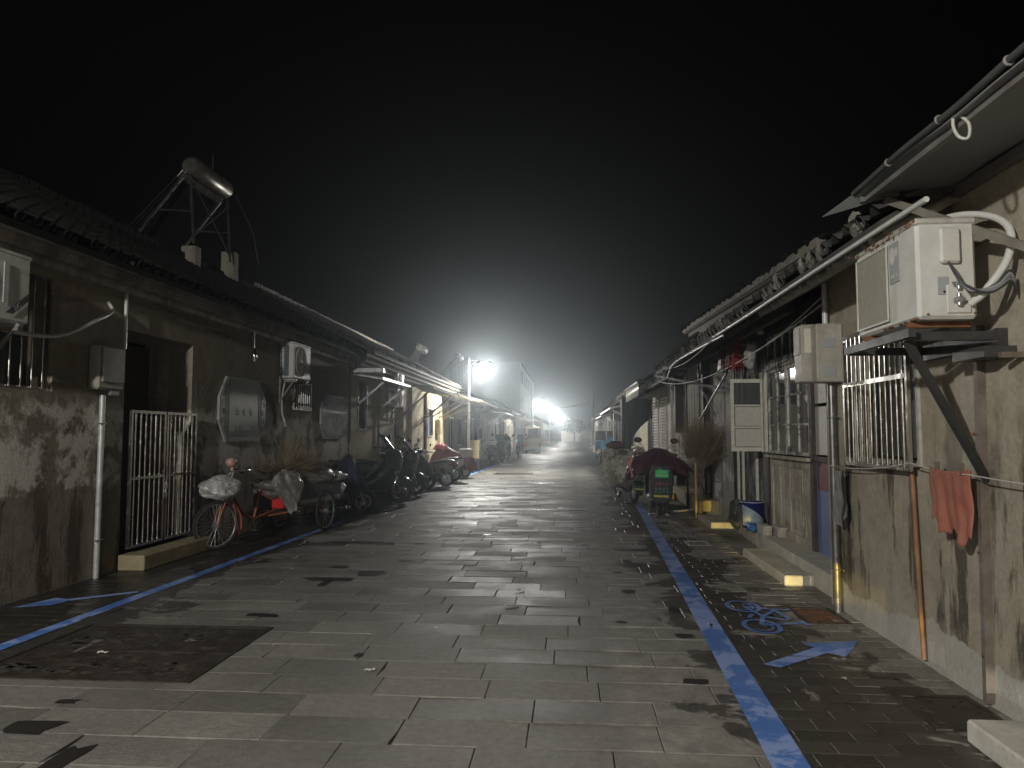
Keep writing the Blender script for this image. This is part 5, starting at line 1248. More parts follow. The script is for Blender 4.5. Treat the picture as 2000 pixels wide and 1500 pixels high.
names = iter(['shuttered dark house beyond the tarpaulin arch on the right','pale house with an awning pole near the parked cargo tricycle','middle low house of the far right row','low house in the far right row before the telegraph post','farthest low house on the right side'])
Rs = [(3.1,33.3,46,3.2,M_far),(3.2,46.3,60,3.3,M_farw),(3.3,60.3,78,3.3,M_far),(3.5,78.3,100,3.4,M_farw),(4.4,100.5,140,3.3,M_far)]
for i, (x, a, b, he, m) in enumerate(Rs): far_house(1, x, a, b, he, 60+i, next(names), m)
# tall block
h = thing('apartment_building', (-9, 100, 0), 'tall narrow block rising behind the left row past the second lamp', 'building')
mb = MB(); mb.box((-13.5,84,0),(-5.4,116,9.6)); mb.box((-11,88,9.6),(-8,94,11)); mb.build('wall', plaster('dark far wall', (.05,.048,.043), (.07,.065,.06), (.03,.03,.027)), h)
mb = MB(); [mb.box((-5.39,86+k*4.8,1.4+3*f_),(-5.33,87.8+k*4.8,2.9+3*f_)) for k in range(6) for f_ in range(3)]; mb.build('window', M_glass, h); mb = MB(); mb.box((-5.42,84,9.605),(-5.2,116,9.85)); mb.box((-13.6,83.8,9.61),(-5.42,83.99,9.86)); mb.build('parapet', plaster('dark parapet', (.05,.048,.043), (.07,.065,.06), (.03,.03,.027)), h)
t = thing('garden_wall', (0, 158, 0), 'pale wall closing the far end of the street', 'wall'); mb = MB(); mb.box((-1.6,160,0),(6.5,160.4,2.1)); mb.build('wall', M_farw, t); MB().box((-1.7,159.95,2.1),(6.6,160.45,2.25)).build('coping', M_conc, t)
# telegraph post + wires at far right
t = thing('utility_pole', (3.0,90,0), 'concrete utility pole with a crossarm at the far right', 'utility pole'); MB().tube([(2.9,88,0),(2.9,88,6.6)], [.17,.11], 12).build('pole', M_conc, t); mb = MB(); mb.bar((2.0,88,5.2),(3.9,88,5.2),.12); mb.build('crossarm', M_whited, t)
mb = MB(); [mb.lathe((x,88,5.26),[(0,0),(.06,0),(.08,.1),(.04,.2),(0,.22)],8) for x in (2.1,2.6,3.3,3.8)]; mb.build('insulator', M_white, t)
for k, (x0, z0) in enumerate(((2.1,5.4),(2.6,5.4),(3.3,5.35),(3.8,5.4))): rope_cable('overhead_wire', sag((x0,88,z0),(-4.5-.3*k,96,4.8+.1*k),.35), .02, M_cable, ('leftmost wire from','second wire from the left of','third wire from the left of','rightmost wire from')[k]+' the far utility pole across the street', 'wire', group='overhead wires across the street')
# rooftop things left by the lamp
def roof_heater(x, y, z, label):
    t = thing('solar_water_heater', (x, y, z), label, 'water heater'); MB().tube([(x,y-.8,z+1.4),(x,y-.75,z+1.4),(x,y+.75,z+1.4),(x,y+.8,z+1.4)], [.12,.2,.2,.12], 16).build('tank', M_solar, t)
    mb = MB(); [mb.tube([(x-.1,y-.7+.1*k,z+1.3),(x-1.2,y-.7+.1*k,z+.1)], .024, 6) for k in range(15)]; mb.build('vacuum_tubes', M_glass, t); mb = MB(); [mb.bar((x+.05,y+q,z+1.3),(x+.1,y+q,z-.3),.04) for q in (-.7,.7)]; mb.build('stand', M_dark, t)
roof_heater(-7.2, 36, 4.4, 'dim solar water heater on the roof left of the first lamp'); roof_heater(-7.0, 47.5, 5.2, 'dim solar water heater above and left of the first lamp, farther back')
ac_unit('white air conditioner on the timber front past the first lamp', -1, -5.35, -4.9, 43.2, 44.1, 1.3, 2.0)
canopy('pale canopy over the doors beside the black scooters', -5.25, -3.9, 46.5, 52, 3.1, 2.95, (46.8,51.6), mm=M_galv)
canopy('bright edged canopy past the tan van', -5.0, -3.3, 66.5, 69.8, 3.0, 2.9, (66.8,69.5), mm=M_whited)
canopy('distant canopy on the left before the third lamp', -4.6, -3.0, 74, 84, 3.1, 2.9, (74.5,83.5), mm=M_whited)
canopy('low canopy on posts beyond the tarpaulin arch', 3.1, 1.9, 34, 44, 3.1, 2.8, (34.5,43), mm=M_galv)
canopy('second canopy along the far right row', 3.2, 2.1, 48, 57, 3.0, 2.8, (48.5,56.5), mm=M_galv)
rs = random.Random(12)
for (x, y0, hh, lb) in ((2.3,38,2.8,'slim grey post under the low canopy beyond the arch'),(2.2,43.5,2.8,'slim grey post at the far end of that low canopy'),(2.3,56,2.8,'slim pale post in the far right row')):
    t = thing('canopy_post', (x,y0,0), lb, 'post'); MB().tube([(x,y0,0),(x,y0,hh)],.035,10).build('post', M_galv, t); MB().tube([(x,y0,0),(x,y0,.02)],[.09,.09],10).build('foot', M_galv, t)
for k, (x, y0, s_, lb) in enumerate(((2.6,60,.5,'pale planter box in the far right row'),(2.5,66,.45,'pale concrete block beyond the planter'),(2.8,50,.5,'white carton stack under the second right canopy'))):
    t = thing('planter_box', (x,y0,0), lb, 'box'); MB().rbox((x-.35,y0-.35,0),(x+.35,y0+.35,s_*1.3),.03).build('box', M_farw, t); MB().rbox((x-.38,y0-.38,s_*1.3),(x+.38,y0+.38,s_*1.3+.06),.02).build('lid', M_conc, t)
# a leafy bush at the end of the street
t = thing('street_tree', (1.2,152,0), 'pale bushy tree at the far end of the street', 'tree')
MB().tube([(1.2,152,0),(1.25,152,1.4),(1.0,152,2.6)], [.16,.12,.07], 8).build('trunk', M_wood, t); mb = MB(); rt = random.Random(3)
for _ in range(1500):
    a, b = rt.uniform(0,6.28), rt.gauss(0,.5); q = rt.uniform(.4,1)**.5; c = Vector((1.2+2.3*q*math.cos(a)*math.cos(b),152+1.6*q*math.sin(a)*math.cos(b),3.2+1.7*q*math.sin(b)))
    d1 = Vector((rt.gauss(0,1),rt.gauss(0,1),rt.gauss(0,1))).normalized()*.16; d2 = Vector((rt.gauss(0,1),rt.gauss(0,1),rt.gauss(0,1))).normalized()*.1; mb.add([c-d1,c+d2,c+d1,c-d2],[(0,1,2,3)])
mb.build('crown', mat('foliage', (.12,.14,.08), .7, 0, .4, 1), t)
# ======== two-wheelers (local: forward +x, up z, ground z=0) ========
def wheel(parent, c, r, tw=.05, rim_m=None, spokes=10, tyre_m=None, axis=(0,1,0), M=None, thin=False, name='wheel', orig=(0,0,0)):
    w_ = MB(); w_.torus(c, axis, r-tw*1.05, .010 if thin else .018, 36, 6)
    w_.cyl(Vector(c)-Vector(axis)*(.045), Vector(c)+Vector(axis)*(.045), .035 if thin else .06, 12)
    C = Vector(c); ax = Vector(axis); u = Vector((1,0,0)); v = Vector((0,0,1))
    for k in range(spokes):
        a = 2*math.pi*k/spokes; d = u*math.cos(a)+v*math.sin(a); off = ax*(.03 if k % 2 else -.03)
        t2 = u*math.cos(a+(.25 if thin else 0))+v*math.sin(a+(.25 if thin else 0))
        if thin: w_.tube([C+off+d*.03, C+t2*(r-tw)], .0022, 4, False)
        else: w_.bar(C+d*.04, C+d*(r-tw), .022, .012)
    t = MB(); t.torus(c, axis, r-tw*.5, tw*.5, 40, 10, squash=.85 if not thin else .9)
    if M: w_.xform(M); t.xform(M)
    o = w_.build(name, rim_m or M_galv, parent, origin=orig); t.build('tyre', tyre_m or M_rubber, o, origin=orig); return o
def scooter(label, loc, rz, paint, trim=None, size=1.0, box=None, plate=None, cat='scooter', group='motor scooters parked along the street', lean=0, mirrors=True, rim=None, guard=False, shield=None, seat_m=None, flap=False, bulk=False):
    t = thing('parked_scooter', (0,0,0), label, cat, group); trim = trim or M_black
    # rear
    wheel(t, (-.62,0,.235), .235, .085, rim or M_galv, 6); wheel(t, (.66,0,.235), .235, .08, rim or M_galv, 6)
    b = MB(); b.loft([(-.98,0,.66,.03,.03),(-.93,0,.66,.10,.09),(-.72,0,.60,.155,.16),(-.45,0,.53,.165,.20),(-.22,0,.45,.15,.20),(-.12,0,.36,.12,.12)], 18, .8); b.build('body', paint, t)
    s = MB(); s.loft([(-.88,0,.775,.09,.02),(-.80,0,.79,.135,.045),(-.50,0,.775,.145,.05),(-.28,0,.745,.12,.045),(-.14,0,.72,.07,.03)], 16, .7); s.build('seat', seat_m or M_black, t)
    f = MB(); f.rbox((-.22,-.155,.235),(.33,.155,.30), .03); f.rbox((-.15,-.10,.19),(.30,.10,.235),.01); f.build('footboard', trim, t)
    fs = MB()
    fs.grid(lambda u, v: (.36+.10*(1-u)+.035*math.cos((v-.5)*3.1)*1.6-.05, (v-.5)*.40*(1-.35*u**2)*(.75+.25*math.sin(u*3.14)), .26+.66*u), 14, 15); fs.build('leg_shield', shield or paint, t, thick=.018)
    fr = MB(); fr.loft([(.44,0,.40,.04,.05),(.50,0,.52,.09,.10),(.54,0,.62,.10,.13),(.50,0,.80,.09,.11),(.42,0,.95,.05,.05)], 14, .85, cap=True); fr.build('front_fairing', paint, t)
    fk = MB(); 
    for sy in (-.065,.065): fk.tube([(.66,sy,.235),(.55,sy,.60)], .02, 8)
    fk.tube([(.52,0,.62),(.40,0,.98)], .028, 10); fk.build('fork', M_chrome, t)
    fd = MB(); fd.grid(lambda u, v: (.66+.275*math.cos(R(-5+155*u)), (v-.5)*.13, .235+.285*math.sin(R(-5+155*u))-.03*abs(v-.5)*2), 14, 7); fd.build('front_fender', paint, t, thick=.008)
    rd = MB(); rd.grid(lambda u, v: (-.62+.29*math.cos(R(75+110*u)), (v-.5)*.15, .235+.30*math.sin(R(75+110*u))-.03*abs(v-.5)*2), 12, 7); rd.build('rear_fender', trim, t, thick=.008)
    hb = MB(); hb.tube(curve_pts([(.30,-.33,1.02),(.37,-.22,1.03),(.40,0,1.0),(.37,.22,1.03),(.30,.33,1.02)]), .014, 8)
    hb = hb.build('handlebar', M_chrome, t)
    for sy in (-1, 1): MB().tube([(.25,sy*.385,1.01),(.31,sy*.27,1.025)], .020, 10).build('grip', M_black, hb); lv = MB(); lv.tube([(.38,sy*.20,1.03),(.385,sy*.28,1.03),(.33,sy*.37,1.02)], .006, 6); lv.build('brake_lever', M_chrome, hb)
    cw = MB(); cw.loft([(.28,0,1.0,.07,.03),(.33,0,1.02,.15,.055),(.42,0,1.015,.17,.075),(.50,0,.99,.12,.065),(.54,0,.975,.06,.04)], 16, .8); cw.build('handlebar_cowl', paint, t)
    hl = MB().blob((.535,0,.985), (.03,.075,.05), 0, 1, 10, 16, True).build('headlight', M_pane, t)
    if mirrors:
        for sy in (-1, 1):
            m = MB(); m.tube(curve_pts([(.36,sy*.17,1.04),(.34,sy*.24,1.15),(.33,sy*.30,1.22)]), .006, 6); m.loft([(.305,sy*.33,1.265,.03,.02),(.315,sy*.33,1.265,.075,.05),(.335,sy*.33,1.265,.07,.045),(.35,sy*.33,1.265,.03,.02)], 16, .9); m.build('mirror', M_black, t)
    tl = MB().loft([(-.99,0,.69,.05,.02),(-.97,0,.69,.09,.035),(-.93,0,.69,.10,.04)], 14, .7).build('tail_light', M_lamp_red, t)
    for sy in (-1, 1): MB().blob((-.93,sy*.14,.66), (.03,.025,.02), 0, 1, 6, 10, True).build('indicator', M_amber, t)
    rk = MB(); rk.tube(curve_pts([(-.6,-.15,.76),(-.95,-.12,.80),(-1.04,0,.81),(-.95,.12,.80),(-.6,.15,.76)]), .010, 8); rk.build('grab_rail', M_chrome, t)
    mt = MB(); mt.loft([(-.80,-.13,.28,.02,.05),(-.62,-.13,.25,.035,.10),(-.30,-.12,.27,.035,.09),(-.18,-.12,.28,.02,.04)], 12, .8); mt.cyl((-.62,.02,.235),(-.62,-.14,.235),.085,16); mt.build('motor', M_galv, t)
    sp = MB(); sp.tube([(-.55,.12,.52),(-.66,.12,.26)], .020, 8); [sp.torus((-.56-.011*k*2,.12,.50-.025*k*2),(.4,0,.9),.028,.005,14,5) for k in range(4)]; sp.build('shock_absorber', M_chrome, t)
    st = MB(); st.tube([(-.35,.14,.24),(-.45,.15,.012),(-.60,.16,.012)], .012, 6); st.tube([(-.35,-.14,.24),(-.45,-.15,.012),(-.60,-.16,.012)], .012, 6); st.tube([(-.45,.15,.012),(-.45,-.15,.012)], .012, 6); st.build('stand', M_galv, t)
    if plate:
        p = MB(); p.rbox((-1.015,-.10,.49),(-1.005,.10,.60), .004); p = p.build('number_plate', plate, t)
        g = MB(); rr_ = random.Random(int(loc[1]*10)); [glyph(g, (-1.017,.07-.028*k,.53), (0,-1,0), (0,0,1), .026, rr_) for k in range(6)]; [glyph(g, (-1.017,.03-.05*k,.575), (0,-1,0), (0,0,1), .024, rr_) for k in range(2)]; g.build('plate_writing', M_cream if plate is M_green else M_plaque_line, p)
        pb = MB(); pb.rbox((-1.004,-.03,.45),(-.95,.03,.62),.005); pb.build('plate_bracket', M_black, t)
    if bulk:
        p = MB(); p.loft([(-.30,0,.42,.165,.17),(0,0,.37,.165,.13),(.22,0,.46,.19,.23),(.40,0,.62,.215,.36),(.54,0,.72,.19,.30),(.64,0,.80,.12,.18),(.68,0,.82,.05,.08)], 20, .75); p.build('fairing', paint, t)
        p = MB(); p.grid(lambda u, v: (.52-.20*u-.22*(v-.5)**2, (v-.5)*.44*(1-.3*u), 1.02+.26*u), 8, 12); p.build('windscreen', M_gloss, t, thick=.006)
        p = MB(); [p.tube(curve_pts([(-.1,sy*.17,.34),(-.5,sy*.22,.36),(-.9,sy*.20,.50)]), .02, 8) for sy in (-1,1)]; p.build('side_rail', M_chrome, t)
    if flap:
        p = MB(); p.loft([(-.99,0,.55,.17,.30),(-.90,0,.55,.20,.32),(-.80,0,.55,.18,.28)], 18, .45); p.build('rear_guard', M_black, t)
        p = MB(); p.rbox((-1.025,-.11,.66),(-1.012,.11,.79), .006); p = p.build('number_plate', M_green, t)
        g = MB(); rr_ = random.Random(4); [glyph(g, (-1.028,.085-.028*k,.70), (0,-1,0), (0,0,1), .030, rr_) for k in range(7)]; [glyph(g, (-1.028,.03-.06*k,.757), (0,-1,0), (0,0,1), .032, rr_) for k in range(2)]; g.build('plate_writing', M_cream, p)
        f_ = MB(); f_.rbox((-1.02,-.125,.33),(-1.008,.125,.60), .006); f_ = f_.build('mud_flap', M_black, t)
        g = MB(); put_text(g, '王民车业', .062, frame_M((-1.022,0,.555), (0,-1,0), (0,0,1)), .0015); g.build('red_lettering', mat('red lettering', (.45,.07,.07), .5), f_)
        g = MB(); [glyph(g, (-1.022,.09-.06*k,.487-.055*j), (0,-1,0), (0,0,1), .045, rr_) for k in range(4) for j in range(2)]; g.build('green_lettering', mat('teal lettering', (.14,.36,.26), .5), f_)
        MB().box((-1.024,-.122,.337),(-1.0205,.122,.375)).build('reflector', mat('yellow reflector', (.55,.5,.15), .3), f_)
    if box:
        bx = MB(); bx.rbox((-1.22,-.19,.83),(-.84,.19,1.08), .04); bx.build('top_box', box, t); MB().rbox((-1.23,-.195,1.04),(-.83,.195,1.10),.03).build('box_lid', box, t)
    if guard:
        g = MB()
        for sy in (-1, 1): g.tube(curve_pts([(.30,sy*.10,.30),(.42,sy*.27,.34),(.50,sy*.28,.52),(.46,sy*.20,.70)]), .014, 8); g.blob((.52,sy*.25,.62), (.03,.03,.03), 0, 1, 8, 10, True)
        g.tube(curve_pts([(-.3,-.19,.30),(-.6,-.22,.33),(-1.0,-.21,.42)]), [.03]*len(curve_pts([(-.3,-.19,.30),(-.6,-.22,.33),(-1.0,-.21,.42)])), 10)
        g.build('crash_bar', M_chrome, t)
    t.location = loc; t.rotation_euler = (R(lean), 0, R(rz)); t.scale = (size,)*3; return t
P_camo = M_camo; P_white = M_cream; P_grey = mat('grey gloss', (.06,.065,.07), .25, 0, .2, 5, None, 0, 0, coat=.5)
s_b = scooter('big black scooter with tall mirrors and chrome crash bars, just past the purple cover', (-4.62,16.7,0), 30, M_gloss, guard=True, lean=4, size=1.24, rim=M_dark, bulk=True)
s_c = scooter('second black scooter behind the one with crash bars, its cowl lit from behind', (-4.65,18.9,0), 32, P_grey, guard=True, lean=4, size=1.18, rim=M_dark, bulk=True)
s_d = scooter('brown blotchy scooter standing sideways on the left, before the white one', (-4.35,22.6,0), 188, P_camo, lean=-3)
s_d2 = scooter('grey scooter squeezed between the second black one and the brown blotchy one', (-4.7,20.9,0), 30, P_grey, lean=-3, size=1.12, rim=M_dark)
s_e = scooter('cream white scooter with a rear box and green number plate on the left', (-4.45,25.0,0), 205, P_white, box=M_cream, plate=M_green, lean=-3)
s_f = scooter('scooter under a red cover at the end of the left row', (-4.3,26.9,0), 215, M_gloss, mirrors=False, plate=M_galv, lean=-2)
for k, (x, y, rz, lb) in enumerate(((-3.9,40.5,75,'dark scooter standing alone under the left eaves past the first lamp'),(-3.75,44.0,80,'dark scooter half hidden between two others past the first lamp'),(-3.3,50.5,88,'dark scooter seen from behind just before the tan van'))):
    s = copy_tree(s_b if k != 1 else s_c); s.location = (x,y,0); s.rotation_euler = (0,0,R(rz)); s['label'] = lb
s_r1 = scooter('scooter with a faded floral quilt over its front, on the blue line at right', (1.38,18.2,0), 101, M_camo, trim=M_black, plate=M_cream, lean=3, mirrors=False, size=1.12)
s_r2 = scooter('black scooter with a maroon rain cover and bright green plate, at right', (1.80,15.7,0), 88, M_gloss, flap=True, lean=2, size=1.16)
# sticker on floral scooter
g = MB(); rr_ = random.Random(2); g2 = MB().rbox((-1.012,-.12,.30),(-1.0,.12,.47),.004); g2o = g2.build('mud_flap', M_black, s_r1, origin=(0,0,0)); [glyph(g, (-1.014,.085-.057*k,.43-.06*j), (0,-1,0), (0,0,1), .045, rr_) for k in range(4) for j in range(2)]; g.build('lettering', mat('teal lettering', (.14,.36,.26), .5), g2o, origin=(0,0,0)); MB().box((-1.016,-.118,.305),(-1.0125,.118,.335)).build('reflector', mat('yellow reflector', (.55,.5,.15), .3), g2o, origin=(0,0,0))
def place(o, ref, extra=(0,0,0)):
    o.location = Vector(ref.location)+Vector(extra); o.rotation_euler = ref.rotation_euler; o.scale = ref.scale
def cover_thing(name, parts, ref, label, cat='cover', group=None):
    t = thing(name, (0,0,0), label, cat, group)
    for (nm, mb, m, th) in parts: mb.build(nm, m, t, thick=th)
    place(t, ref); return t
# purple covered moped (nearest)
s_a = scooter('moped mostly hidden by a purple cover behind the cargo tricycle', (-4.75,14.6,0), 25, P_grey, mirrors=False, lean=3)
mb = MB(); mb.tent([(.36,0,1.20,.02,.04),(.36,0,1.14,.08,.20),(.34,0,1.02,.16,.36),(.36,0,.75,.26,.42),(.38,0,.48,.34,.46)], 5, 60, .12); cover_thing('rain_cover', [('cloth', mb, M_navy, .006)], s_a, 'deep purple rain cover draped over the moped behind the cargo tricycle')
mb = MB(); mb.tent([(-.4,0,.86,.30,.10),(-.4,0,.82,.52,.20),(-.42,0,.60,.58,.26),(-.42,0,.40,.60,.28)], 7, 50, .08); cover_thing('rain_cover', [('cloth', mb, M_tarp, .006)], s_a, 'black sheet thrown over the seat of the moped by the purple cover')
mb = MB(); mb.tent([(-.1,0,.95,.30,.14),(-.1,0,.90,.62,.26),(-.1,0,.66,.78,.34),(-.1,0,.42,.86,.36)], 17, 60, .08); cover_thing('rain_cover', [('cloth', mb, mat('grey brown cover', (.10,.09,.075), .7, 0, .3, 6, (.2,.18,.15), .4, .4), .006)], s_d2, 'grey brown sheet over the grey scooter before the blotchy one')
# red cover
mb = MB(); mb.tent([(.34,0,1.24,.03,.10),(.34,0,1.16,.12,.32),(.2,0,1.0,.35,.36),(-.1,0,.85,.75,.34),(-.1,0,.55,.85,.36),(-.1,0,.34,.9,.38)], 9, 70, .07); mb2 = MB(); mb2.tent([(.37,0,1.27,.03,.12),(.38,0,1.19,.14,.36),(.40,0,1.06,.17,.40)], 2, 50, .12); cover_thing('rain_cover', [('cloth', mb, M_redc, .006), ('lining', mb2, M_pink, .005)], s_f, 'crimson rain cover with a pink collar over the last scooter on the left')
# maroon cover: raised on handlebars, spread over both sides
mb = MB()
def mar(u, v):
    a = u*2*math.pi; q = v; ca, sa = math.cos(a), math.sin(a)
    k = 1/max(abs(ca), abs(sa))**.8                      # a square sheet
    fold = 1+.06*q*math.sin(7*a+1)+.045*q*math.sin(13*a+2)+.03*q*math.sin(23*a)
    x = .05+.46*q*fold*k*ca*(1.1 if ca < 0 else .8); y = .50*q*fold*k*sa*(1.12 if sa < 0 else 1)
    z = 1.13-.30*q**1.9*(1+.5*(k-1)*3) - .05*q*abs(math.sin(5*a+.6))**.6 - .035*q*math.sin(11*a+q*5) - (.14*q*max(0, ca)) - .05*math.exp(-((q-.5)/.2)**2)*abs(math.sin(3*a))
    return (x, y, z)
mb.grid(mar, 140, 26); mb3 = MB(); mb3.grid(lambda u, v: (-.25+.6*u, .40+.10*v+.04*math.sin(u*12), 1.0-.36*v-.1*u), 20, 10)
mb2 = MB(); mb2.grid(lambda u, v: (-.40+.06*u+.02*math.sin(u*9), .50-.045*v+.03*math.sin(u*5), .96-.36*u+.01*v), 14, 3); mb2.tube([(-.5,.50,.78),(-.35,.46,.9),(-.15,.3,1.12)], .008, 6)
cover_thing('rain_cover', [('cloth', mb, M_maroon, .006), ('side_flap', mb3, M_maroon, .006), ('trim', mb2, M_pink, .004)], s_r2, 'maroon rain cover with pink trim over the black scooter at right')
mb = MB(); mb.blob((.2,-.62,1.12), (.16,.10,.16), .35, 6, 14, 20); cover_thing('plastic_bag', [('bag', mb, M_tarp, 0)], s_r2, 'crumpled black bag hanging on the right of the maroon cover', 'bag')
# floral quilt
mb = MB()
def quilt(u, v):
    y = (u-.5)*.92*(1+.10*math.sin(v*4)); top = 1.12-.30*abs(u-.5)**1.5*2
    z = top-(.80*math.sin(math.pi*(.18+.64*u))**.5+.05*math.sin(u*9+1))*v; x = .44-.14*math.sin(v*2.2)+.04*math.sin(u*13)*(.4+v)+.16*v - .20*abs(u-.5)
    return (x-.06, y, z)
mb.grid(quilt, 50, 30); mb2 = MB()
for sy in (-1, 1): mb2.blob((.30,sy*.34,1.0), (.17,.13,.15), .12, 3+sy, 12, 18, True)
cover_thing('wind_quilt', [('quilt', mb, M_floral, .03), ('hand_muff', mb2, M_floral, 0)], s_r1, 'faded floral wind quilt with hand muffs on the front of the right scooter', 'quilt')
mb = MB(); mb.grid(lambda u, v: (-.28-.10*v+.05*math.sin(u*9)*v, -.42+.84*u, .90-.45*v*(.6+.4*math.sin(u*3.1))), 40, 14); mb2 = MB(); mb2.blob((-.62,0,.90), (.12,.17,.04), .2, 4, 10, 16, True)
cover_thing('seat_cloth', [('cloth', mb, M_floral, .02), ('cushion', mb2, M_black, 0)], s_r1, 'second floral cloth across the seat of the right quilted scooter', 'cloth')
mb = MB(); mb.blob((.25,.22,1.18), (.16,.22,.09), .15, 4, 12, 18, True); cover_thing('cap_bundle', [('cloth', mb, mat('dark red felt', (.12,.04,.035), .7), 0)], s_r1, 'dark red bundle on the handlebar of the quilted scooter', 'bundle')
# white motorcycle parts seen left of the dark tarp at right: a folded umbrella and bundle
mb = MB(); mb.tube([(1.5,19.3,1.16),(1.85,19.8,1.28)], [.03,.015], 10); tag(mb.build('umbrella', M_cream, None, origin=(1.5,19.3,1.16)), 'folded pale umbrella laid across the quilted scooter', 'umbrella')

# ======== cargo tricycle ========
t = thing('cargo_tricycle', (0,0,0), 'orange framed cargo tricycle with a grey load box parked on the left', 'tricycle')
ax0 = Vector((1.22,0,.33)); SM = Matrix.Translation((1.05,0,0)) @ Matrix.Rotation(R(-27), 4, 'Z') @ Matrix.Translation((-1.05,0,0))
wheel(t, (1.22,0,.335), .335, .045, M_galv, 28, thin=True, M=SM, name='wheel')
for sy in (-.42,.42): wheel(t, (-1.05,sy,.335), .335, .05, M_galv, 24, thin=True)
fk = MB(); 
for sy in (-.055,.055): fk.tube(curve_pts([(1.22,sy,.335),(1.17,sy,.52),(1.08,sy*.9,.72)]), .014, 8)
fk.tube([(1.08,0,.72),(.98,0,1.02)], .018, 10); fk.xform(SM); fk.build('fork', M_orange, t)
fd = MB(); fd.grid(lambda u, v: (1.22+.375*math.cos(R(195-75*u-(0))), (v-.5)*.06, .335+.375*math.sin(R(195-75*u))), 12, 4); fd.grid(lambda u, v: (1.22+.375*math.cos(R(195-75*u+10)), (v-.5)*.06, .335+.375*math.sin(R(195-75*u+10))), 2, 2); fd.xform(SM); fd.build('mudguard', M_orange, t, thick=.004)
hb = MB(); hb.tube(curve_pts([(.72,.30,1.05),(.86,.27,1.10),(.98,.10,1.08),(.98,-.10,1.08),(.86,-.27,1.10),(.72,-.30,1.05)]), .012, 8); hb.tube([(.98,0,1.0),(.98,0,1.1)],.016,8); hb.xform(SM); hb = hb.build('handlebar', M_chrome, t)
for sy in (-1,1): MB().tube([(.66,sy*.31,1.03),(.78,sy*.285,1.08)],.018,8).xform(SM).build('grip', M_black, hb)
mb = MB(); mb.tube(curve_pts([(1.0,.02,1.06),(1.02,.03,.95),(1.0,.05,.84)]), .007, 6); mb.tube(curve_pts([(1.0,-.02,1.06),(1.06,-.03,.98),(1.04,-.05,.80)]), .007, 6); mb.xform(SM); mb.build('brake_cable', M_cablew, t)
hl = MB(); hl.blob((1.02,0,1.20), (.075,.075,.07), .05, 1, 12, 16, True); hl.tube([(1.0,0,1.08),(1.0,0,1.16)],.02,8); hl.xform(SM); hl.build('headlamp', mat('faded pink lamp shell', (.45,.16,.14), .4, 0, .3, 12, (.6,.55,.5), .5), t)
fr = MB(); fr.tube(curve_pts([(1.02,0,.88),(.85,0,.62),(.62,0,.42),(.40,0,.34)]), .024, 10); fr.tube([(.40,0,.34),(-.2,0,.42),(-1.05,0,.45)], .022, 10); fr.tube([(.40,0,.34),(.22,0,.86)], .018, 10)
for sy in (-1,1): fr.tube([(.10,sy*.06,.36),(-.15,sy*.30,.40),(-1.5,sy*.34,.42)], .016, 8); fr.tube([(.28,sy*.04,.7),(-.2,sy*.33,.42)],.012,8)
fr.tube([(-1.05,-.46,.335),(-1.05,.46,.335)],.018,10); fr.build('frame', M_orange, t)
ck = MB(); ck.torus((.40,.05,.30),(0,1,0),.09,.008,24,6); ck.bar((.40,.07,.30),(.52,.09,.20),.02); ck.bar((.40,-.07,.30),(.28,-.09,.40),.02); ck.rbox((.47,.09,.185),(.58,.17,.21),.006); ck.rbox((.22,-.17,.39),(.33,-.09,.415),.006); ck.build('pedals', M_dark, t)
sd = MB(); sd.loft([(.42,0,.90,.02,.02),(.36,0,.90,.04,.03),(.22,0,.91,.09,.035),(.12,0,.91,.10,.03),(.08,0,.91,.05,.02)], 14, .8); sd.build('saddle', M_black, t)
bx = MB(); 
bx.box((-1.62,-.40,.46),(-.20,.40,.49)); bx.box((-1.62,.375,.49),(-.20,.40,.82)); bx.box((-1.62,-.40,.49),(-.20,-.375,.82)); bx.box((-1.62,-.374,.49),(-1.595,.374,.82)); bx.box((-.225,-.374,.49),(-.20,.374,.82))
bx = bx.build('load_box', mat('blue grey load box', (.11,.13,.14), .5, .1, .2, 6, (.2,.19,.17), .4, .1), t)
st = MB(); st.box((-1.6,.402,.50),(-.22,.408,.57)); st.build('pale_stripe', M_whited, bx); hn = MB(); [hn.torus((x,.412,.70),(1,0,0),.03,.006,14,5) for x in (-.5,-1.2)]; hn.build('tie_ring', M_chrome, bx)
rd = MB().rbox((-.14,.10,.46),(.10,.30,.62),.02).build('red_can', M_red, t)
t.location = (-4.62, 11.25, 0); t.rotation_euler = (0,0,R(-99)); tri = t
def on_tri(name, parts, label, cat, group=None):
    o = thing(name, (0,0,0), label, cat, group); [mb.build(nm, m, o, thick=th) for (nm, mb, m, th) in parts]; o.location = tri.location; o.rotation_euler = tri.rotation_euler; return o
on_tri('plastic_sack', [('sack', MB().blob((1.20,-.02,.86), (.30,.24,.155), .16, 11, 24, 34), M_bag, 0)], 'pale silvery plastic sack tied over the front basket of the cargo tricycle', 'sack')
mb = MB()
def hang(u, v):
    w_ = .42*(1-v)**.75+.02; y = .42+.05*math.sin(u*14+v*6)+.03*math.sin(u*31); x = .02+(u-.5)*2*w_+.1*v-.25; z = 1.02-.62*v+.02*math.sin(u*17)
    return (x, y+.05*math.sin(v*9), z)
mb.blob((0,.40,.76), (.34,.11,.32), .2, 41, 30, 36)
mb.v = [(x*max(.04, min(1, (z-.44)/.42))**.9+.12-.35*(.8-z), y, z) for (x, y, z) in mb.v]
on_tri('plastic_sack', [('sack', mb, M_bag2, .01)], 'torn clear plastic sack hanging to a point in the middle of the cargo tricycle', 'sack')
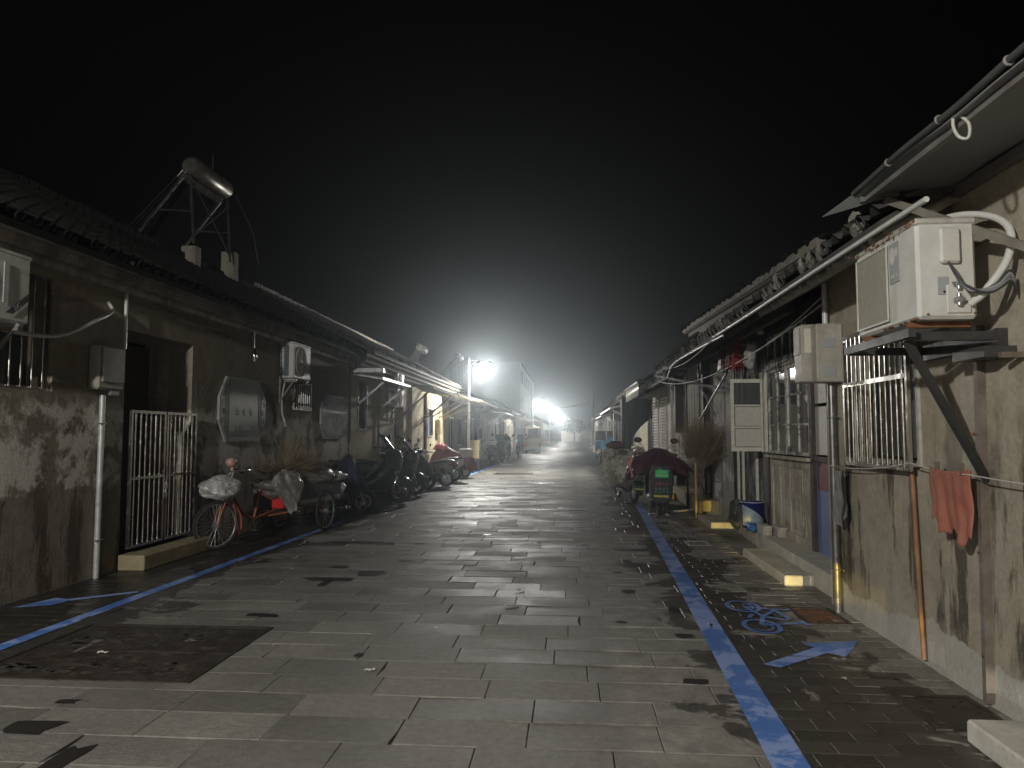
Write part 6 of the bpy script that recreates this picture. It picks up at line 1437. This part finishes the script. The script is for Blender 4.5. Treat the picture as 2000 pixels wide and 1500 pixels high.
mb = MB(); mb.blob((-.05,.1,.80), (.34,.36,.20), .15, 4, 20, 26); on_tri('plastic_sack', [('sack', mb, mat('dark sack', (.10,.095,.085), .35, 0, .4, 8, (.25,.24,.22), .4, .7), 0)], 'dark stuffed sack heaped at the front of the load box', 'sack')
mb = MB(); mb.blob((-1.0,.12,.90), (.62,.34,.15), .12, 21, 22, 34); on_tri('plastic_sack', [('sack', mb, mat('dull film sack', (.24,.235,.215), .35, 0, .3, 8, (.45,.44,.4), .4, .7), 0)], 'long dull plastic sack lying along the top of the load box', 'sack')
mb = MB(); mb.blob((-1.62,.30,.86), (.30,.16,.09), .15, 31, 16, 20); mb.blob((-1.72,.32,.62), (.15,.10,.11), .3, 33, 12, 16); on_tri('plastic_sack', [('sack', mb, M_bag, 0)], 'pale sack poking out behind the load box', 'sack')
mb = MB(); twig_fan(mb, (.05,.12,1.02), (-1,.05,.12), 170, 1.25, .18, 14, .003, .4, 2); twig_fan(mb, (-.25,.15,1.02), (1,.1,.05), 150, .95, .16, 15, .003, .4, 2); twig_fan(mb, (-.4,.18,1.0), (.15,0,1), 60, .62, .22, 16, .003, .4, 3); twig_fan(mb, (-.3,.18,1.08), (-.3,.3,.1), 120, .5, .7, 17, .003, .6, 2)
on_tri('brushwood', [('twigs', mb, M_twig, 0)], 'loose heap of dry brushwood on top of the cargo tricycle load', 'brushwood')
# ======== three-wheeled and small vehicles farther off ========
def cab_vehicle(label, name, cat, loc, rz, L, W_, H_, paint, roof_m, glassy=False, rear_detail=True, wr=.25, cargo=False):
    t = thing(name, (0,0,0), label, cat)
    b = MB(); b.loft([(-L/2,0,.30+H_*.20,W_*.44,H_*.20),(-L/2+.08,0,.30+H_*.22,W_*.49,H_*.24),(L/2-.35,0,.30+H_*.22,W_*.49,H_*.24),(L/2-.05,0,.30+H_*.15,W_*.42,H_*.16),(L/2,0,.30+H_*.13,W_*.3,H_*.1)], 20, .28); b.build('body', paint, t)
    zb = .30+H_*.46; c = MB(); c.loft([(-L/2+.02,0,(zb+H_)/2,W_*.42,(H_-zb)/2),(-L/2+.12,0,(zb+H_)/2,W_*.46,(H_-zb)/2),(L/2-.75,0,(zb+H_)/2,W_*.46,(H_-zb)/2),(L/2-.40,0,zb+(H_-zb)*.3,W_*.42,(H_-zb)*.30)], 20, .22); c.build('cab', M_pane if glassy else paint, t)
    r_ = MB(); r_.rbox((-L/2-.02,-W_*.48,H_-.03),(L/2-.70,W_*.48,H_+.05),.04); r_.build('roof', roof_m, t)
    wd = MB(); wd.rbox((-L/2-.004,-W_*.30,zb+.08),(-L/2+.03,W_*.30,H_-.14),.05); wd.build('rear_window', mat('dark car glass', (.02,.02,.022), .08), t)
    rm = MB(); rect_frame(rm, -L/2-.012, -W_*.32, W_*.32, zb+.05, H_-.11, .03, .012); rm.build('window_rim', M_black, t)
    for sy in (-1, 1):
        sw = MB(); y0_, y1_ = sorted((sy*W_*.462, sy*W_*.475)); sw.rbox((-L/2+.25,y0_,zb+.06),(0,y1_,H_-.15),.005); sw.rbox((.06,y0_,zb+.06),(L/2-.85,y1_,H_-.15),.005); sw.build('side_window', mat('dark car glass', (.02,.02,.022), .08), t)
        MB().rbox((-L/2-.02,min(sy*W_*.36,sy*W_*.47),.55),(-L/2+.03,max(sy*W_*.36,sy*W_*.47),.85),.01).build('tail_light', M_lamp_red, t)
        MB().blob((L/2-.03,sy*W_*.3,.62),(.06,.09,.08),0,1,8,12,True).build('headlight', M_pane, t)
        wheel(t, (-L/2+.5,sy*W_*.42,wr), wr, .10, M_galv, 6)
        if not cargo: wheel(t, (L/2-.5,sy*W_*.42,wr), wr, .10, M_galv, 6)
    if cargo: wheel(t, (L/2-.35,0,wr), wr, .10, M_galv, 6)
    bp = MB(); bp.rbox((-L/2-.05,-W_*.46,.36),(-L/2+.02,W_*.46,.48),.02); bp.build('bumper', M_galv, t); MB().rbox((-L/2-.056,-.16,.50),(-L/2-.045,.16,.60),.004).build('number_plate', M_cream, t)
    t.location = loc; t.rotation_euler = (0,0,R(rz)); return t
cab_vehicle('small tan van parked on the left beyond the second pair of scooters', 'parked_van', 'van', (-3.0,63.6,0), 92, 3.0, 1.35, 2.15, M_tan, M_tan)
cab_vehicle('dark three wheeled cab with a pale roof on the left near the third lamp', 'three_wheeled_cab', 'three-wheeler', (-2.75,103,0), 90, 2.4, 1.15, 2.2, M_dark, M_cream, cargo=True)
cab_vehicle('glazed white three wheeled cab on the right beyond the blue tarp trike', 'three_wheeled_cab', 'three-wheeler', (2.35,49,0), 85, 2.3, 1.15, 1.75, M_cream, M_woodd, glassy=True, cargo=True)
cab_vehicle('pale truck standing at the far end of the street', 'parked_truck', 'truck', (3.2,146,0), -90, 4.2, 1.8, 2.5, M_cream, M_cream, wr=.35)
t = thing('cargo_tricycle', (0,0,0), 'cargo trike with a faded blue box seen beyond the quilted scooter', 'tricycle')
MB().rbox((-.9,-.42,.80),(.35,.42,1.28),.03).build('load_box', M_bluetarp, t); mb = MB(); mb.tube([(.35,0,.55),(.9,0,.6),(1.0,0,1.1)],.03,8); mb.tube([(-.9,0,.5),(.4,0,.5)],.03,8); mb.bar((-.8,-.35,.5),(-.8,-.35,.8),.04); mb.bar((-.8,.35,.5),(-.8,.35,.8),.04); mb.tube([(.95,-.3,1.12),(1.0,0,1.1),(.95,.3,1.12)],.015,6); mb.build('frame', M_dark, t)
for sy in (-.42,.42): wheel(t, (-.45,sy,.3), .3, .06, M_galv, 10)
wheel(t, (1.1,0,.3), .3, .06, M_galv, 10); t.location = (1.95,40,0); t.rotation_euler = (0,0,R(100))
tag(MB().blob((2.2,39,1.33), (.28,.4,.12), .25, 5, 12, 16).build('tarpaulin_bundle', M_bluetarp, None, origin=(2.2,39,1.28)), 'crumpled blue tarpaulin heaped by the blue trike box', 'tarpaulin')
tag(MB().rbox((-3.55,38.9,0),(-2.95,39.4,.02),.004).build('cardboard', M_sash, None, origin=(-3.2,39,0)), 'flat pale cardboard lying on the left before the dark scooters', 'litter')
s = copy_tree(s_e); s.location = (2.75,31.5,0); s.rotation_euler = (0,0,R(95)); s['label'] = 'cream scooter half hidden behind the tarpaulin screen on the right'

# ======== scooter with a lit headlight standing behind the viewpoint ========
s_h = copy_tree(s_c); s_h.location = (1.7,-4.2,0); s_h.rotation_euler = (0,0,R(90)); s_h.scale = (1,1,1); s_h['label'] = 'dark scooter with its headlight on, standing behind the viewpoint on the right'; s_h['group'] = 'motor scooters parked along the street'
for (nm, el, half, sy_, e, c) in (('headlight_beam', -1.75, 3.6, .7, 6500, (1.0,.72,.12)), ('headlight_beam', -3.4, 8.0, .35, 2000, (1.0,.95,.85))):
    L = bpy.data.lights.new(nm, 'SPOT'); L.energy = e; L.color = c; L.spot_size = R(half); L.spot_blend = .5; L.shadow_soft_size = .02
    lo = bpy.data.objects.new(nm, L); col.objects.link(lo); lo.parent = s_h; lo.location = (.98,0,.56)
    lo.rotation_euler = (R(90+el),0,R(-90-3.3)); lo.scale = (1,sy_,1)

# ======== haze ========
mb = MB(); mb.box((-60,-30,-1.02),(60,330,12.5)); hz = mb.build('haze', bpy.data.materials.new('haze'), None, origin=(0,0,0)); hz['kind'] = 'stuff'
hm = hz.data.materials[0]; hm.use_nodes = True; nt = hm.node_tree; nt.nodes.clear(); oo = nt.nodes.new('ShaderNodeOutputMaterial'); pv = nt.nodes.new('ShaderNodeVolumePrincipled')
pv.inputs['Density'].default_value = HAZE; pv.inputs['Anisotropy'].default_value = HAZE_G; pv.inputs['Color'].default_value = (.82,.93,1,1)
nt.links.new(pv.outputs[0], oo.inputs['Volume'])
